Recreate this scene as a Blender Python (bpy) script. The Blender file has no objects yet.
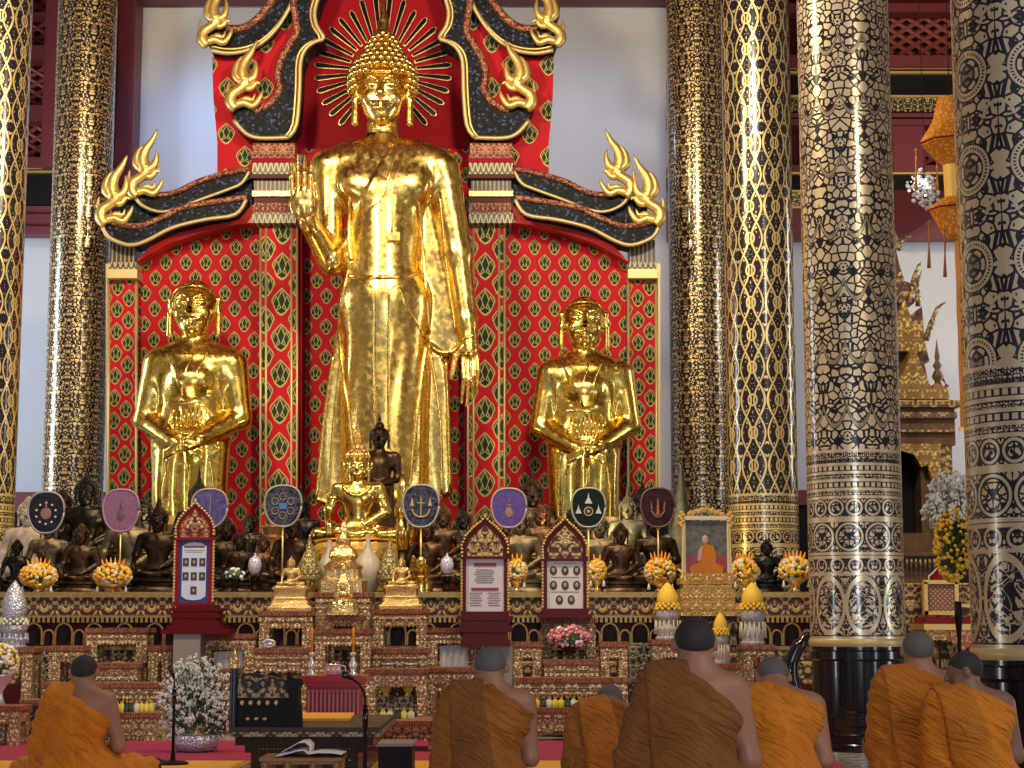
import bpy, math, random
import numpy as np
from mathutils import Vector, Matrix
random.seed(7); RNG = np.random.default_rng(11)
scene = bpy.context.scene; COL = scene.collection
PI = math.pi; sin = math.sin; cos = math.cos
# ---------------------------------------------------------------- camera model
FPX = 1800.0; HC = 1.08; TH = math.atan(236/1800); CT = cos(TH); ST = sin(TH)
def P(px, py, Y):
    a = (px-512)/FPX; b = (384-py)/FPX
    t = Y/(CT - b*ST)
    return Vector((a*t, Y, HC + (ST + b*CT)*t))
def ppm(Y): return FPX/Y           # pixels per metre, near the horizon
# ---------------------------------------------------------------- shader expressions
NT = [None]
class X:
    def __init__(s, sock): s.s = sock
    def __add__(a, b): return m('ADD', a, b)
    __radd__ = __add__
    def __sub__(a, b): return m('SUBTRACT', a, b)
    def __rsub__(a, b): return m('SUBTRACT', b, a)
    def __mul__(a, b): return m('MULTIPLY', a, b)
    __rmul__ = __mul__
    def __truediv__(a, b): return m('DIVIDE', a, b)
    def __lt__(a, b): return m('LESS_THAN', a, b)
    def __gt__(a, b): return m('GREATER_THAN', a, b)
    def __neg__(a): return m('MULTIPLY', a, -1.0)
def m(op, *a):
    n = NT[0].nodes.new('ShaderNodeMath'); n.operation = op
    for i, x in enumerate(a):
        if isinstance(x, X): NT[0].links.new(x.s, n.inputs[i])
        else: n.inputs[i].default_value = float(x)
    return X(n.outputs[0])
def xabs(a): return m('ABSOLUTE', a)
def xmax(a, b): return m('MAXIMUM', a, b)
def xmin(a, b): return m('MINIMUM', a, b)
def xsin(a): return m('SINE', a)
def xmod(a, b): return m('FLOORED_MODULO', a, b)
def ping(a, b): return m('PINGPONG', a, b)
def hyp(a, b): return m('SQRT', a*a + b*b)
def coords():
    tc = NT[0].nodes.new('ShaderNodeTexCoord'); sp = NT[0].nodes.new('ShaderNodeSeparateXYZ')
    NT[0].links.new(tc.outputs['Object'], sp.inputs[0])
    return X(sp.outputs[0]), X(sp.outputs[1]), X(sp.outputs[2])
def comb(x, y, z=0.0):
    n = NT[0].nodes.new('ShaderNodeCombineXYZ')
    for i, v in enumerate((x, y, z)):
        if isinstance(v, X): NT[0].links.new(v.s, n.inputs[i])
        else: n.inputs[i].default_value = v
    return X(n.outputs[0])
def vor(v, scale, feature='F1', out=0, rnd=1.0):
    n = NT[0].nodes.new('ShaderNodeTexVoronoi'); n.feature = feature
    if v is not None: NT[0].links.new(v.s, n.inputs['Vector'])
    else: NT[0].links.new(objvec().s, n.inputs['Vector'])
    n.inputs['Scale'].default_value = scale; n.inputs['Randomness'].default_value = rnd
    return X(n.outputs[out])
def objvec():
    tc = NT[0].nodes.new('ShaderNodeTexCoord'); return X(tc.outputs['Object'])
def noise(v, scale, detail=2.0, dist=0.0):
    n = NT[0].nodes.new('ShaderNodeTexNoise')
    NT[0].links.new((v or objvec()).s, n.inputs['Vector'])
    n.inputs['Scale'].default_value = scale; n.inputs['Detail'].default_value = detail; n.inputs['Distortion'].default_value = dist
    return X(n.outputs[0])
def mr(x, a, b, c=0.0, d=1.0):
    n = NT[0].nodes.new('ShaderNodeMapRange'); NT[0].links.new(x.s, n.inputs[0])
    for i, v in enumerate((a, b, c, d)): n.inputs[i+1].default_value = v
    return X(n.outputs[0])
def mix(f, a, b):
    n = NT[0].nodes.new('ShaderNodeMix'); n.data_type = 'RGBA'
    for i, v in ((0, f), (6, a), (7, b)):
        if isinstance(v, X): NT[0].links.new(v.s, n.inputs[i])
        elif i == 0: n.inputs[0].default_value = v
        else: n.inputs[i].default_value = (*v, 1)
    return X(n.outputs[2])
def mat(name, fn=None, color=(.5, .5, .5), metal=0.0, rough=.5, **kw):
    M = bpy.data.materials.new(name); M.use_nodes = True; NT[0] = M.node_tree
    bs = M.node_tree.nodes['Principled BSDF']
    d = dict(color=color, metal=metal, rough=rough); d.update(kw)
    if fn: d.update(fn())
    for key, inp in (('color', 'Base Color'), ('metal', 'Metallic'), ('rough', 'Roughness'), ('coat', 'Coat Weight'), ('alpha', 'Alpha'),
                     ('trans', 'Transmission Weight'), ('emit', 'Emission Color'), ('estr', 'Emission Strength'), ('sheen', 'Sheen Weight'), ('sss', 'Subsurface Weight'), ('spec', 'Specular IOR Level')):
        if key not in d: continue
        v = d[key]
        if isinstance(v, X): M.node_tree.links.new(v.s, bs.inputs[inp])
        elif isinstance(v, (tuple, list)): bs.inputs[inp].default_value = (*v[:3], 1)
        else: bs.inputs[inp].default_value = v
    if 'bump' in d:
        b = M.node_tree.nodes.new('ShaderNodeBump'); b.inputs['Distance'].default_value = d.get('bd', .01); b.inputs['Strength'].default_value = d.get('bs', 1.0)
        M.node_tree.links.new(d['bump'].s, b.inputs['Height']); M.node_tree.links.new(b.outputs[0], bs.inputs['Normal'])
    return M
# ---------------------------------------------------------------- objects
def rootloc(o):
    while o is not None and o.parent is not None: o = o.parent
    return Vector(o.location) if o is not None else Vector((0, 0, 0))
def link(name, verts, faces, material, parent=None, smooth=False, mats=None, fm=None):
    L = rootloc(parent); v = np.asarray(verts, dtype=np.float32).reshape(-1, 3) - np.array(L, dtype=np.float32)
    me = bpy.data.meshes.new(name); me.from_pydata(v.tolist(), [], faces if isinstance(faces, list) else faces.tolist())
    me.materials.append(material)
    if mats:
        for q in mats: me.materials.append(q)
        me.polygons.foreach_set('material_index', np.asarray(fm, dtype=np.int32))
    if smooth is True: me.polygons.foreach_set('use_smooth', np.ones(len(me.polygons), dtype=bool))
    elif smooth: me.polygons.foreach_set('use_smooth', np.ones(len(me.polygons), dtype=bool)); me.set_sharp_from_angle(angle=math.radians(smooth))
    me.update()
    o = bpy.data.objects.new(name, me); COL.objects.link(o)
    if parent is not None: o.parent = parent
    return o
def tag(o, label, cat, group=None, kind=None):
    o['label'] = label; o['category'] = cat
    if group: o['group'] = group
    if kind: o['kind'] = kind
    return o
def thing(name, label, cat, loc=(0, 0, 0), group=None):
    o = bpy.data.objects.new(name, None); COL.objects.link(o); o.location = loc; o.empty_display_size = .1
    return tag(o, label, cat, group)
def struct(o): o['kind'] = 'structure'; return o
def dup(root, loc, rz=0, sc=1.0, label=None, swap=None, group=None):
    def cp(o, par):
        c = o.copy(); COL.objects.link(c); c.parent = par
        if swap and c.type == 'MESH':
            for sl in c.material_slots:
                if sl.material and sl.material.name in swap:
                    t = swap[sl.material.name]; sl.link = 'OBJECT'; sl.material = t
        for ch in o.children: cp(ch, c)
        return c
    r = cp(root, None); r.location = loc; r.rotation_euler = (0, 0, rz)
    r.scale = (sc, sc, sc) if not isinstance(sc, (tuple, list)) else sc
    if label: r['label'] = label
    if group: r['group'] = group
    return r
class MB:
    def __init__(s): s.v = []; s.f = []
    def add(s, vs, fs):
        n = len(s.v); s.v.extend([tuple(p) for p in vs]); s.f.extend([tuple(i+n for i in f) for f in fs]); return s
    def box(s, x0, x1, y0, y1, z0, z1, R=None, c=None):
        vs = [Vector((x, y, z)) for x in (x0, x1) for y in (y0, y1) for z in (z0, z1)]
        if R is not None: vs = [c + R @ (p-c) for p in vs]
        return s.add(vs, [(0, 1, 3, 2), (4, 6, 7, 5), (0, 4, 5, 1), (2, 3, 7, 6), (0, 2, 6, 4), (1, 5, 7, 3)])
    def lathe(s, prof, c=(0, 0, 0), n=24, sq=0, sy=1.0):
        cx, cy, cz = c; vs = []; fs = []
        for r, z in prof:
            for i in range(n):
                a = 2*PI*i/n; q = 1.0
                if sq: q = 1/max(abs(cos(a)), abs(sin(a)))**sq
                vs.append((cx+r*q*cos(a), cy+sy*r*q*sin(a), cz+z))
        m_ = len(prof)
        for j in range(m_-1):
            for i in range(n):
                k = (i+1) % n; fs.append((j*n+i, j*n+k, (j+1)*n+k, (j+1)*n+i))
        fs.append(tuple(reversed(range(n)))); fs.append(tuple(range((m_-1)*n, m_*n)))
        return s.add(vs, fs)
    def tube(s, pts, rad, n=8, flat=1.0):
        pts = [Vector(p) for p in pts]; N = len(pts)
        rs = rad if isinstance(rad, (list, tuple)) else [rad]*N
        vs = []; fs = []; prev = None
        for i, p in enumerate(pts):
            t = (pts[min(i+1, N-1)]-pts[max(i-1, 0)])
            if t.length < 1e-9: t = Vector((0, 0, 1))
            t.normalize()
            up = Vector((0, 1, 0)) if prev is None else prev
            if abs(t.dot(up)) > .97: up = Vector((1, 0, 0))
            a = t.cross(up).normalized(); b = a.cross(t).normalized(); prev = b
            for k in range(n):
                w = 2*PI*k/n; vs.append(p + a*cos(w)*rs[i] + b*sin(w)*rs[i]*flat)
        for i in range(N-1):
            for k in range(n):
                q = (k+1) % n; fs.append((i*n+k, i*n+q, (i+1)*n+q, (i+1)*n+k))
        fs.append(tuple(reversed(range(n)))); fs.append(tuple(range((N-1)*n, N*n)))
        return s.add(vs, fs)
    def prism(s, pts, y0, y1):
        """pts: list of (x, z); extruded along Y from y0 to y1"""
        n = len(pts); area = sum(pts[i][0]*pts[(i+1) % n][1]-pts[(i+1) % n][0]*pts[i][1] for i in range(n))
        if area < 0: pts = pts[::-1]
        vs = [(x, y0, z) for x, z in pts]+[(x, y1, z) for x, z in pts]
        return s.add(vs, [tuple(range(n)), tuple(reversed(range(n, 2*n)))]+[(i, i+n, (i+1) % n+n, (i+1) % n) for i in range(n)])
    def sph(s, c, r, n=8, k=5):
        rx, ry, rz = (r, r, r) if not isinstance(r, (tuple, list)) else r
        vs = [(c[0], c[1], c[2]-rz)]; fs = []
        for j in range(1, k):
            ph = -PI/2+PI*j/k
            for i in range(n):
                a = 2*PI*i/n; vs.append((c[0]+rx*cos(ph)*cos(a), c[1]+ry*cos(ph)*sin(a), c[2]+rz*sin(ph)))
        vs.append((c[0], c[1], c[2]+rz)); L = len(vs)-1
        for i in range(n):
            q = (i+1) % n; fs.append((0, 1+q, 1+i)); fs.append((L, L-n+i, L-n+q))
            for j in range(k-2): fs.append((1+j*n+i, 1+j*n+q, 1+(j+1)*n+q, 1+(j+1)*n+i))
        return s.add(vs, fs)
    def build(s, name, material, parent=None, smooth=False):
        return link(name, s.v, s.f, material, parent, smooth)
    def split(s, name, material, parent, per, smooth=False):
        """every PER (vertices, faces) run becomes a part of its own"""
        nv, nf = per; k = len(s.v)//nv
        for i in range(k): link(name, s.v[i*nv:(i+1)*nv], [tuple(q-i*nv for q in f) for f in s.f[i*nf:(i+1)*nf]], material, parent, smooth)
def catmull(pts, n=6):
    pts = [Vector(p) for p in pts]; out = []
    for i in range(len(pts)-1):
        p0 = pts[max(i-1, 0)]; p1 = pts[i]; p2 = pts[i+1]; p3 = pts[min(i+2, len(pts)-1)]
        for k in range(n):
            t = k/n; out.append(.5*((2*p1)+(p2-p0)*t+(2*p0-5*p1+4*p2-p3)*t*t+(3*p1-p0-3*p2+p3)*t**3))
    out.append(pts[-1]); return out
# ---------------------------------------------------------------- implicit surfaces (surface nets)
class Fld:
    def __init__(s, lo, hi, h):
        s.lo = np.array(lo, dtype=np.float32); s.h = h
        s.n = (np.ceil((np.array(hi)-np.array(lo))/h)+1).astype(int)
        s.ax = [s.lo[i]+h*np.arange(s.n[i], dtype=np.float32) for i in range(3)]
        s.V = np.full(s.n, 9.0, dtype=np.float32); s.R = np.eye(3); s.t = np.zeros(3); s.s = 1.0
    def xf(s, R=None, t=(0, 0, 0), sc=1.0):
        s.R = np.eye(3) if R is None else np.array(R); s.t = np.array(t, dtype=float); s.s = sc
    def W(s, p): return s.R @ (np.array(p, dtype=float)*s.s) + s.t
    def _blk(s, lo, hi):
        i0 = np.maximum(np.floor((lo-s.lo)/s.h).astype(int), 0); i1 = np.minimum(np.ceil((hi-s.lo)/s.h).astype(int)+1, s.n)
        if np.any(i1 <= i0): return None
        sl = tuple(slice(a, b) for a, b in zip(i0, i1))
        G = np.meshgrid(*[s.ax[i][sl[i]] for i in range(3)], indexing='ij', sparse=True)
        return sl, G
    def _put(s, sl, d, k, op):
        a = s.V[sl]; k = max(k*s.s, 1e-5)
        if op == '+':
            h = np.maximum(k-np.abs(a-d), 0)/k; s.V[sl] = np.minimum(a, d)-h*h*k*.25
        else:
            d = -d; h = np.maximum(k-np.abs(a-d), 0)/k; s.V[sl] = np.maximum(a, d)+h*h*k*.25
    def cap(s, a, b, ra, rb=None, k=.03, op='+', fl=None):
        rb = ra if rb is None else rb; A = s.W(a); B = s.W(b); ra *= s.s; rb *= s.s
        mg = k*s.s+3*s.h; r = max(ra, rb)+mg
        q = s._blk(np.minimum(A, B)-r, np.maximum(A, B)+r)
        if q is None: return
        sl, (x, y, z) = q; D = B-A; L = float(D@D)+1e-12
        t = np.clip(((x-A[0])*D[0]+(y-A[1])*D[1]+(z-A[2])*D[2])/L, 0, 1)
        d = np.sqrt((x-A[0]-t*D[0])**2+(y-A[1]-t*D[1])**2+(z-A[2]-t*D[2])**2)-(ra+(rb-ra)*t)
        s._put(sl, d, k, op)
    def ell(s, c, r, k=.03, op='+', R=None):
        C = s.W(c); r = np.array(r, dtype=float)*s.s; RR = s.R if R is None else s.R @ np.array(R)
        mx = float(max(r))+k*s.s+3*s.h; q = s._blk(C-mx, C+mx)
        if q is None: return
        sl, (x, y, z) = q; x = x-C[0]; y = y-C[1]; z = z-C[2]
        u = (RR[0, 0]*x+RR[1, 0]*y+RR[2, 0]*z); v = (RR[0, 1]*x+RR[1, 1]*y+RR[2, 1]*z); w = (RR[0, 2]*x+RR[1, 2]*y+RR[2, 2]*z)
        k0 = np.sqrt((u/r[0])**2+(v/r[1])**2+(w/r[2])**2); k1 = np.sqrt((u/r[0]**2)**2+(v/r[1]**2)**2+(w/r[2]**2)**2)+1e-9
        s._put(sl, k0*(k0-1)/k1, k, op)
    def poly(s, pts, y0, y1, rnd=.03, k=.03, op='+'):
        """2-D polygon in x,z, extruded y0..y1 (no transform)"""
        pts = np.array(pts, dtype=float); mg = k+3*s.h+rnd
        lo = np.array([pts[:, 0].min(), y0, pts[:, 1].min()])-mg; hi = np.array([pts[:, 0].max(), y1, pts[:, 1].max()])+mg
        q = s._blk(lo, hi)
        if q is None: return
        sl, (x, y, z) = q; x2 = x[:, 0, :]; z2 = z[0, 0, :][None, :]+0*x2
        x2 = x2+0*z2; dmin = np.full(x2.shape, 1e9); ins = np.zeros(x2.shape, bool); n = len(pts)
        for i in range(n):
            a = pts[i]; b = pts[(i+1) % n]; e = b-a; t = np.clip(((x2-a[0])*e[0]+(z2-a[1])*e[1])/(e@e+1e-12), 0, 1)
            dmin = np.minimum(dmin, (x2-a[0]-t*e[0])**2+(z2-a[1]-t*e[1])**2)
            if abs(e[1]) > 1e-12:
                c = ((a[1] > z2) != (b[1] > z2)) & (x2 < e[0]*(z2-a[1])/e[1]+a[0]); ins ^= c
        d2 = np.sqrt(dmin)*np.where(ins, -1, 1)+rnd; dy = np.abs(y-(y0+y1)/2)-(y1-y0)/2+rnd
        d2 = d2[:, None, :]; d = np.minimum(np.maximum(d2, dy), 0)+np.sqrt(np.maximum(d2, 0)**2+np.maximum(dy, 0)**2)-rnd
        s._put(sl, d.astype(np.float32), k, op)
    def front(s, x, z, dflt):
        i = int(round((x-s.lo[0])/s.h)); k = int(round((z-s.lo[2])/s.h))
        if not (0 <= i < s.n[0] and 0 <= k < s.n[2]): return dflt
        j = np.argmax(s.V[i, :, k] < 0)
        return float(s.ax[1][j]) if s.V[i, j, k] < 0 else dflt
    def grid(s): return np.meshgrid(*s.ax, indexing='ij', sparse=True)
    def mod(s, fn): x, y, z = s.grid(); s.V = fn(x, y, z, s.V).astype(np.float32)
    def mesh(s):
        V = s.V; n = s.n; S = V < 0; c = n-1
        acc = np.zeros((*c, 3), dtype=np.float32); cnt = np.zeros(c, dtype=np.float32)
        cr = []
        for k in range(3):
            o = [i for i in range(3) if i != k]
            a = [slice(None)]*3; b = [slice(None)]*3; a[k] = slice(0, n[k]-1); b[k] = slice(1, n[k])
            A = V[tuple(a)]; B = V[tuple(b)]; X_ = S[tuple(a)] != S[tuple(b)]; cr.append((X_, S[tuple(a)]))
            with np.errstate(all='ignore'): T = np.where(X_, A/(A-B), 0)
            for p in (0, 1):
                for q in (0, 1):
                    sl = [slice(None)]*3; sl[o[0]] = slice(p, p+c[o[0]]); sl[o[1]] = slice(q, q+c[o[1]])
                    xx = X_[tuple(sl)]; cnt += xx; acc[..., k] += T[tuple(sl)]; acc[..., o[0]] += p*xx; acc[..., o[1]] += q*xx
        idx = np.full(c, -1, dtype=np.int64); w = np.argwhere(cnt > 0); idx[cnt > 0] = np.arange(len(w))
        vs = s.lo + s.h*(w + acc[cnt > 0]/cnt[cnt > 0][:, None]); fs = []
        for k in range(3):
            o = [(k+1) % 3, (k+2) % 3]; X_, Sa = cr[k]; e = np.argwhere(X_)
            e = e[(e[:, o[0]] > 0) & (e[:, o[1]] > 0) & (e[:, o[0]] < c[o[0]]) & (e[:, o[1]] < c[o[1]])]
            if not len(e): continue
            def I(d0, d1):
                g = e.copy(); g[:, o[0]] -= d0; g[:, o[1]] -= d1; return idx[g[:, 0], g[:, 1], g[:, 2]]
            Q = np.stack([I(1, 1), I(0, 1), I(0, 0), I(1, 0)], 1); ins = Sa[e[:, 0], e[:, 1], e[:, 2]]
            Q[~ins] = Q[~ins][:, ::-1]; fs.append(Q)
        return vs, np.concatenate(fs)
    def build(s, name, material, parent=None, sm=0, **kw):
        vs, fs = s.mesh()
        for _ in range(sm):
            acc = np.zeros_like(vs); n = np.zeros(len(vs))
            for i in range(4):
                a = fs[:, i]; b = fs[:, (i+1) % 4]; np.add.at(acc, a, vs[b]); np.add.at(n, a, 1); np.add.at(acc, b, vs[a]); np.add.at(n, b, 1)
            vs = .5*vs+.5*acc/n[:, None]
        return link(name, vs, fs, material, parent, smooth=True, **kw)
def rotx(a): return np.array([[1, 0, 0], [0, cos(a), -sin(a)], [0, sin(a), cos(a)]])
def rotz(a): return np.array([[cos(a), -sin(a), 0], [sin(a), cos(a), 0], [0, 0, 1]])
# ---------------------------------------------------------------- materials
def m_gold(name, c=(.95, .68, .20), rough=.22, bs=.35, bscale=6.0):
    def f():
        n = noise(None, bscale, 1.5, .6); n2 = noise(None, bscale*5, 2.0)
        return dict(color=mix(mr(n, .35, .65), tuple(q*.86 for q in c), c), metal=1.0, rough=mr(n2, .3, .7, rough*.7, rough*1.5), bump=n*1.0+n2*.02, bd=.03, bs=bs)
    return mat(name, f)
GOLD = m_gold('gilded_gold', bs=.16, bscale=3.0); GOLD2 = m_gold('disciple_gold', (.96, .70, .17), .2, .16, 4.0)
BRASS = m_gold('polished_brass', (.9, .66, .28), .28, .5, 30.0)
GILT = mat('gilt_trim', color=(.82, .56, .18), metal=.75, rough=.38)
OLDG = mat('old_gilt', lambda: dict(color=mix(noise(None, 30, 3), (.22, .12, .04), (.55, .38, .14)), metal=.6, rough=.45))
GILTP = mat('pale_gilt', color=(.62, .48, .22), metal=.5, rough=.45)
def m_bronze(name, c, rough=.35, metal=.85):
    def f():
        n = noise(None, 9, 4.0)
        return dict(color=mix(mr(n, .35, .7), tuple(q*.45 for q in c), c), metal=metal, rough=mr(n, .3, .7, rough*.8, rough*1.4), bump=n, bd=.01, bs=.3)
    return mat(name, f)
BZ = [m_bronze('dark_bronze', (.05, .031, .02)), m_bronze('brown_bronze', (.105, .058, .03)), m_bronze('black_bronze', (.03, .026, .022), .3),
      m_bronze('pale_bronze', (.24, .18, .105), .4), m_bronze('green_bronze', (.15, .155, .11), .45), m_bronze('stone_pink', (.62, .5, .4), .6, .1), m_bronze('red_bronze', (.13, .066, .036))]
DARKRED = mat('dark_red_timber', color=(.16, .022, .025), rough=.5)
DEEPRED = mat('deep_red_lacquer', color=(.22, .008, .012), rough=.4, spec=.2)
MAROON = mat('maroon_lacquer', color=(.085, .010, .012), rough=.45, spec=.15)
BLACK = mat('black_lacquer', color=(.004, .005, .008), rough=.16, coat=.4)
SOOT = mat('black_timber', color=(.008, .007, .008), rough=.5, spec=.15)
def cyl_uv(R):
    x, y, z = coords(); th = m('ARCTAN2', x, -y); return th*R, z
RC = .40
def m_column(kind, gold, dark=(.012, .010, .016)):
    def f():
        u, v = cyl_uv(RC)
        def cells(sc, per, perv, th, warp=0):
            a = ping(u, per); b = ping(v, perv)
            return vor(comb(a, b), sc, 'DISTANCE_TO_EDGE', 0) > th
        if kind == 'fine':
            a = ping(u+.02, .209); b = xmod(v, .42)
            g = vor(comb(a, b), 23, 'DISTANCE_TO_EDGE') > .12
            g2 = noise(comb(a, b), 16) > .44
            main = g*g2
        elif kind == 'vine':
            per = .157*2; a = ping(u, per/2); w = xmod(v, .75)
            s1 = xabs(a - (.0785+.062*xsin(v*(2*PI/.75)))) < .0125
            s2 = xabs(a - (.0785-.062*xsin(v*(2*PI/.75)))) < .010
            s3 = xabs(xabs(hyp(a-.157, (xmod(v, .375)-.19)*.8) - .05)) < .009
            g = (vor(comb(a, ping(v, .1875)), 17, 'DISTANCE_TO_EDGE') > .17)
            cl = xmin(xabs(a - (.0785+.062*xsin(v*(2*PI/.75)))), xabs(a - (.0785-.062*xsin(v*(2*PI/.75))))) > .022
            main = xmax(xmax(s1, s2), xmax(s3, g*cl*(noise(comb(a, ping(v, .375)), 14) > .47)))
        elif kind == 'leaf':
            per = .2094; a = ping(u+.12, per); b = xmod(v, 1.44)
            g = (vor(comb(a, b), 15.5, 'DISTANCE_TO_EDGE', rnd=1.0) + noise(comb(a, b), 30, 1.0)*.10) > .155
            sh = xabs(a-.105)/.105
            band = xabs(xmod(v - .16*sh*sh + .2, .54) - .2)
            bm = band < .030; edge = xabs(band-.024) < .005
            d0 = hyp(a, xmod(v+.09, .36)-.18); ros = d0 < .042
            petal = xsin(m('ARCTAN2', a, xmod(v+.09, .36)-.18)*8)*.008+.03
            rp = (d0 < petal)*(d0 > .011)
            main = m('MULTIPLY_ADD', g*(1-bm), 1-ros, rp)
            stripe = (xmod(u*1.0+v*.6, .012) > .005)*bm*(1-edge)
            main = xmax(main, stripe*.8)
        else:
            per = .2094; a = ping(u+.05, per); b = xmod(v, .56)
            d0 = hyp(a, b-.28); ring = (xabs(d0-.125) < .022)
            dots = (xabs(d0-.125) < .008)*(xmod(m('ARCTAN2', a, b-.28), .16) > .08)
            e = hyp(a-per, b); ring2 = xabs(xabs(e-.09)) < .01
            fl = (hyp(a-per, b-.28)*1.0 < (.05+.016*xsin(m('ARCTAN2', a-per, b-.28)*6)))
            g = (vor(comb(a, ping(v, .28)), 15, 'DISTANCE_TO_EDGE') > .10)*(noise(comb(a, ping(v, .28)), 10) > .4)*(xabs(d0-.125) > .033)
            main = xmax(xmax(ring*(1-dots), fl), xmax(g, ring2))*(1-(d0 < .07)*.6)
        # lower bands
        top = 2.50
        def band(z0, z1): return (v > z0)*(v < z1)
        low = m('MULTIPLY', band(.8, .945), 1.0)
        acc = low
        for zl in (2.49, 2.375, 2.305, 2.24, 2.165, 2.10, 1.925, 1.905, 1.63, 1.60, 1.46): acc = xmax(acc, xabs(v-zl) < .012)
        fine = (vor(comb(ping(u, .052), ping(v, .05)), 48, 'DISTANCE_TO_EDGE') > .15)*(noise(comb(u, v), 40) > .45)
        acc = xmax(acc, fine*xmax(band(2.39, 2.48), xmax(band(2.25, 2.295), band(2.11, 2.155))))
        acc = xmax(acc, (xmod(u, .052) > .018)*xmax(band(2.325, 2.36), band(2.185, 2.22)))
        def med(z0, z1, per, rr):
            a = ping(u, per); zc = (z0+z1)/2; d = hyp(a-per*.5, v-zc)
            infill = (vor(comb(xabs(a-per*.5), v), 26, 'DISTANCE_TO_EDGE') > .13)
            d2 = xabs(d-rr)
            return ((d2 < .009)+(infill*(d2 > .02)*(noise(comb(a, v), 22) > .42)) > .5)*band(z0, z1)
        acc = xmax(acc, med(1.935, 2.09, .157, .062)); acc = xmax(acc, med(1.64, 1.895, .2513, .11)); acc = xmax(acc, med(1.47, 1.59, .157, .055))
        a = ping(u+.17, .314); zz = v-1.2
        sc = xabs(hyp(a-.15, (zz)*.62)-.14); sw = noise(comb(a, v), 9, 1.0, 2.0)
        scroll = xmax((sc < .014), xmax((xabs(sw-.5) < .03), (vor(comb(a, v), 14, 'DISTANCE_TO_EDGE') > .11)*(noise(comb(a, v), 12) > .48)*(sc > .028)))
        acc = xmax(acc, scroll*band(.955, 1.45))
        isup = v > top
        g = m('MULTIPLY_ADD', isup, main, (1-isup)*acc) if kind != 'fine' else main
        g = xmin(g, 1.0)
        var = noise(comb(u, v), 3.0)
        return dict(color=mix(g, dark, mix(var, tuple(q*.75 for q in gold), gold)), metal=g*.55, rough=m('MULTIPLY_ADD', g, .12, .2), coat=.35)
    return mat('lacquer_'+kind, f)
COLM = {'fine': m_column('fine', (.80, .56, .24)), 'vine': m_column('vine', (.82, .62, .27)), 'leaf': m_column('leaf', (.82, .66, .42)), 'ring': m_column('ring', (.76, .60, .38))}
def m_lotus(name, dx, dz, a, b, off=0.0):
    """red ground, staggered lotus buds with gilt outline"""
    def f():
        x, y, z = coords(); x = x+off
        def motif(ox, oz):
            u = xabs(xmod(x+ox, dx)-dx/2); w = xmod(z+oz, dz)-dz/2
            lob = 0.10*xsin(m('ARCTAN2', w, u)*4)
            return m('MULTIPLY_ADD', 1-lob, hyp(u/a, m('MULTIPLY', w, 1/b))*.55, .45*(u/a+xabs(w)/b)), u, w
        d1, u1, w1 = motif(dx/2, dz/2); d2, u2, w2 = motif(0.0, 0.0)
        d = xmin(d1, d2); s = d1 < d2
        uu = m('MULTIPLY_ADD', s, u1-u2, u2); ww = m('MULTIPLY_ADD', s, w1-w2, w2)
        ins = d < .98; line = (d > .87)*ins
        p1 = uu/(.36*a) + xabs(ww-.12*b)/(.66*b)
        p2 = xabs(uu-.52*a)/(.30*a) + xabs(ww+.12*b)/(.50*b)
        p3 = uu/(.5*a) + xabs(ww+.62*b)/(.26*b)
        pd = xmin(p1, xmin(p2, p3)); pet = (xabs(pd-1.0) < .12)
        g = xmin(xmax(line, pet*ins), 1.0); gr = (pd < .85)*ins
        red = mix(noise(None, 2.2), (.46, .008, .018), (.58, .012, .022))
        c = mix(ins, red, (.10, .09, .045)); c = mix(gr, c, (.018, .045, .022)); c = mix(g, c, (.50, .38, .13))
        return dict(color=c, rough=.55, spec=.1, metal=g*.3, bump=g, bd=.008, bs=.6)
    return mat(name, f)
LOTUS_S = m_lotus('red_lotus_small', .262, .41, .083, .112); LOTUS_P = m_lotus('red_lotus_band', .44, .47, .135, .19)
LOTUS_O = m_lotus('red_lotus_narrow', .30, .29, .085, .12)
def f_mosaic():
    c = vor(None, 38, 'F1', 1); sp = X(c.s)
    n = NT[0].nodes.new('ShaderNodeSeparateColor'); NT[0].links.new(sp.s, n.inputs[0]); r = X(n.outputs[0])
    return dict(color=mix(r > .9, mix(r > .5, (.004, .006, .009), (.014, .017, .018)), (.07, .09, .20)), rough=.5, metal=0.0, spec=.12, bump=r, bd=.005, bs=.5)
MOSAIC = mat('black_glass_mosaic', f_mosaic)
REDPLAIN = mat('niche_red', lambda: dict(color=mix(noise(None, 3), (.30, .006, .014), (.36, .007, .016)), rough=.6, spec=.08))
def m_carved(name, hi, lo, sc=26, th=.44, metal=.6, bd=.012):
    def f():
        x, y, z = coords(); v = comb(ping(x, .11), y, z)
        c = vor(v, sc, 'SMOOTH_F1'); n = noise(v, sc*.9, 2.0, 1.2)
        h = m('MULTIPLY_ADD', c, -1.0, n*1.2)
        g = mr(h, th-.28, th-.05)
        return dict(color=mix(g, lo, hi), metal=g*metal, rough=.4, bump=h, bd=bd, bs=.9)
    return mat(name, f)
CARVE = m_carved('carved_gilt', (.98, .82, .52), (.30, .15, .06), 44, .46)
CARVE_D = m_carved('carved_gilt_dark', (.62, .42, .17), (.055, .014, .012), 22, .40)
CARVE_R = m_carved('carved_red_gilt', (.50, .22, .10), (.12, .012, .012), 34, .34, .3)
CARVE_K = m_carved('carved_black_gilt', (.42, .33, .2), (.01, .01, .012), 40, .34, .3)
def f_petal():
    x, y, z = coords(); u = ping(x, .022)/.022
    t = xabs(u-.5)*2
    return dict(color=mix(noise(comb(x*1.0, y, z), 60) > .5, (.44, .19, .11), (.28, .08, .045)), rough=.5, metal=.1, bump=t, bd=.01)
PETAL = mat('brick_red_petal', f_petal)
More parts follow.
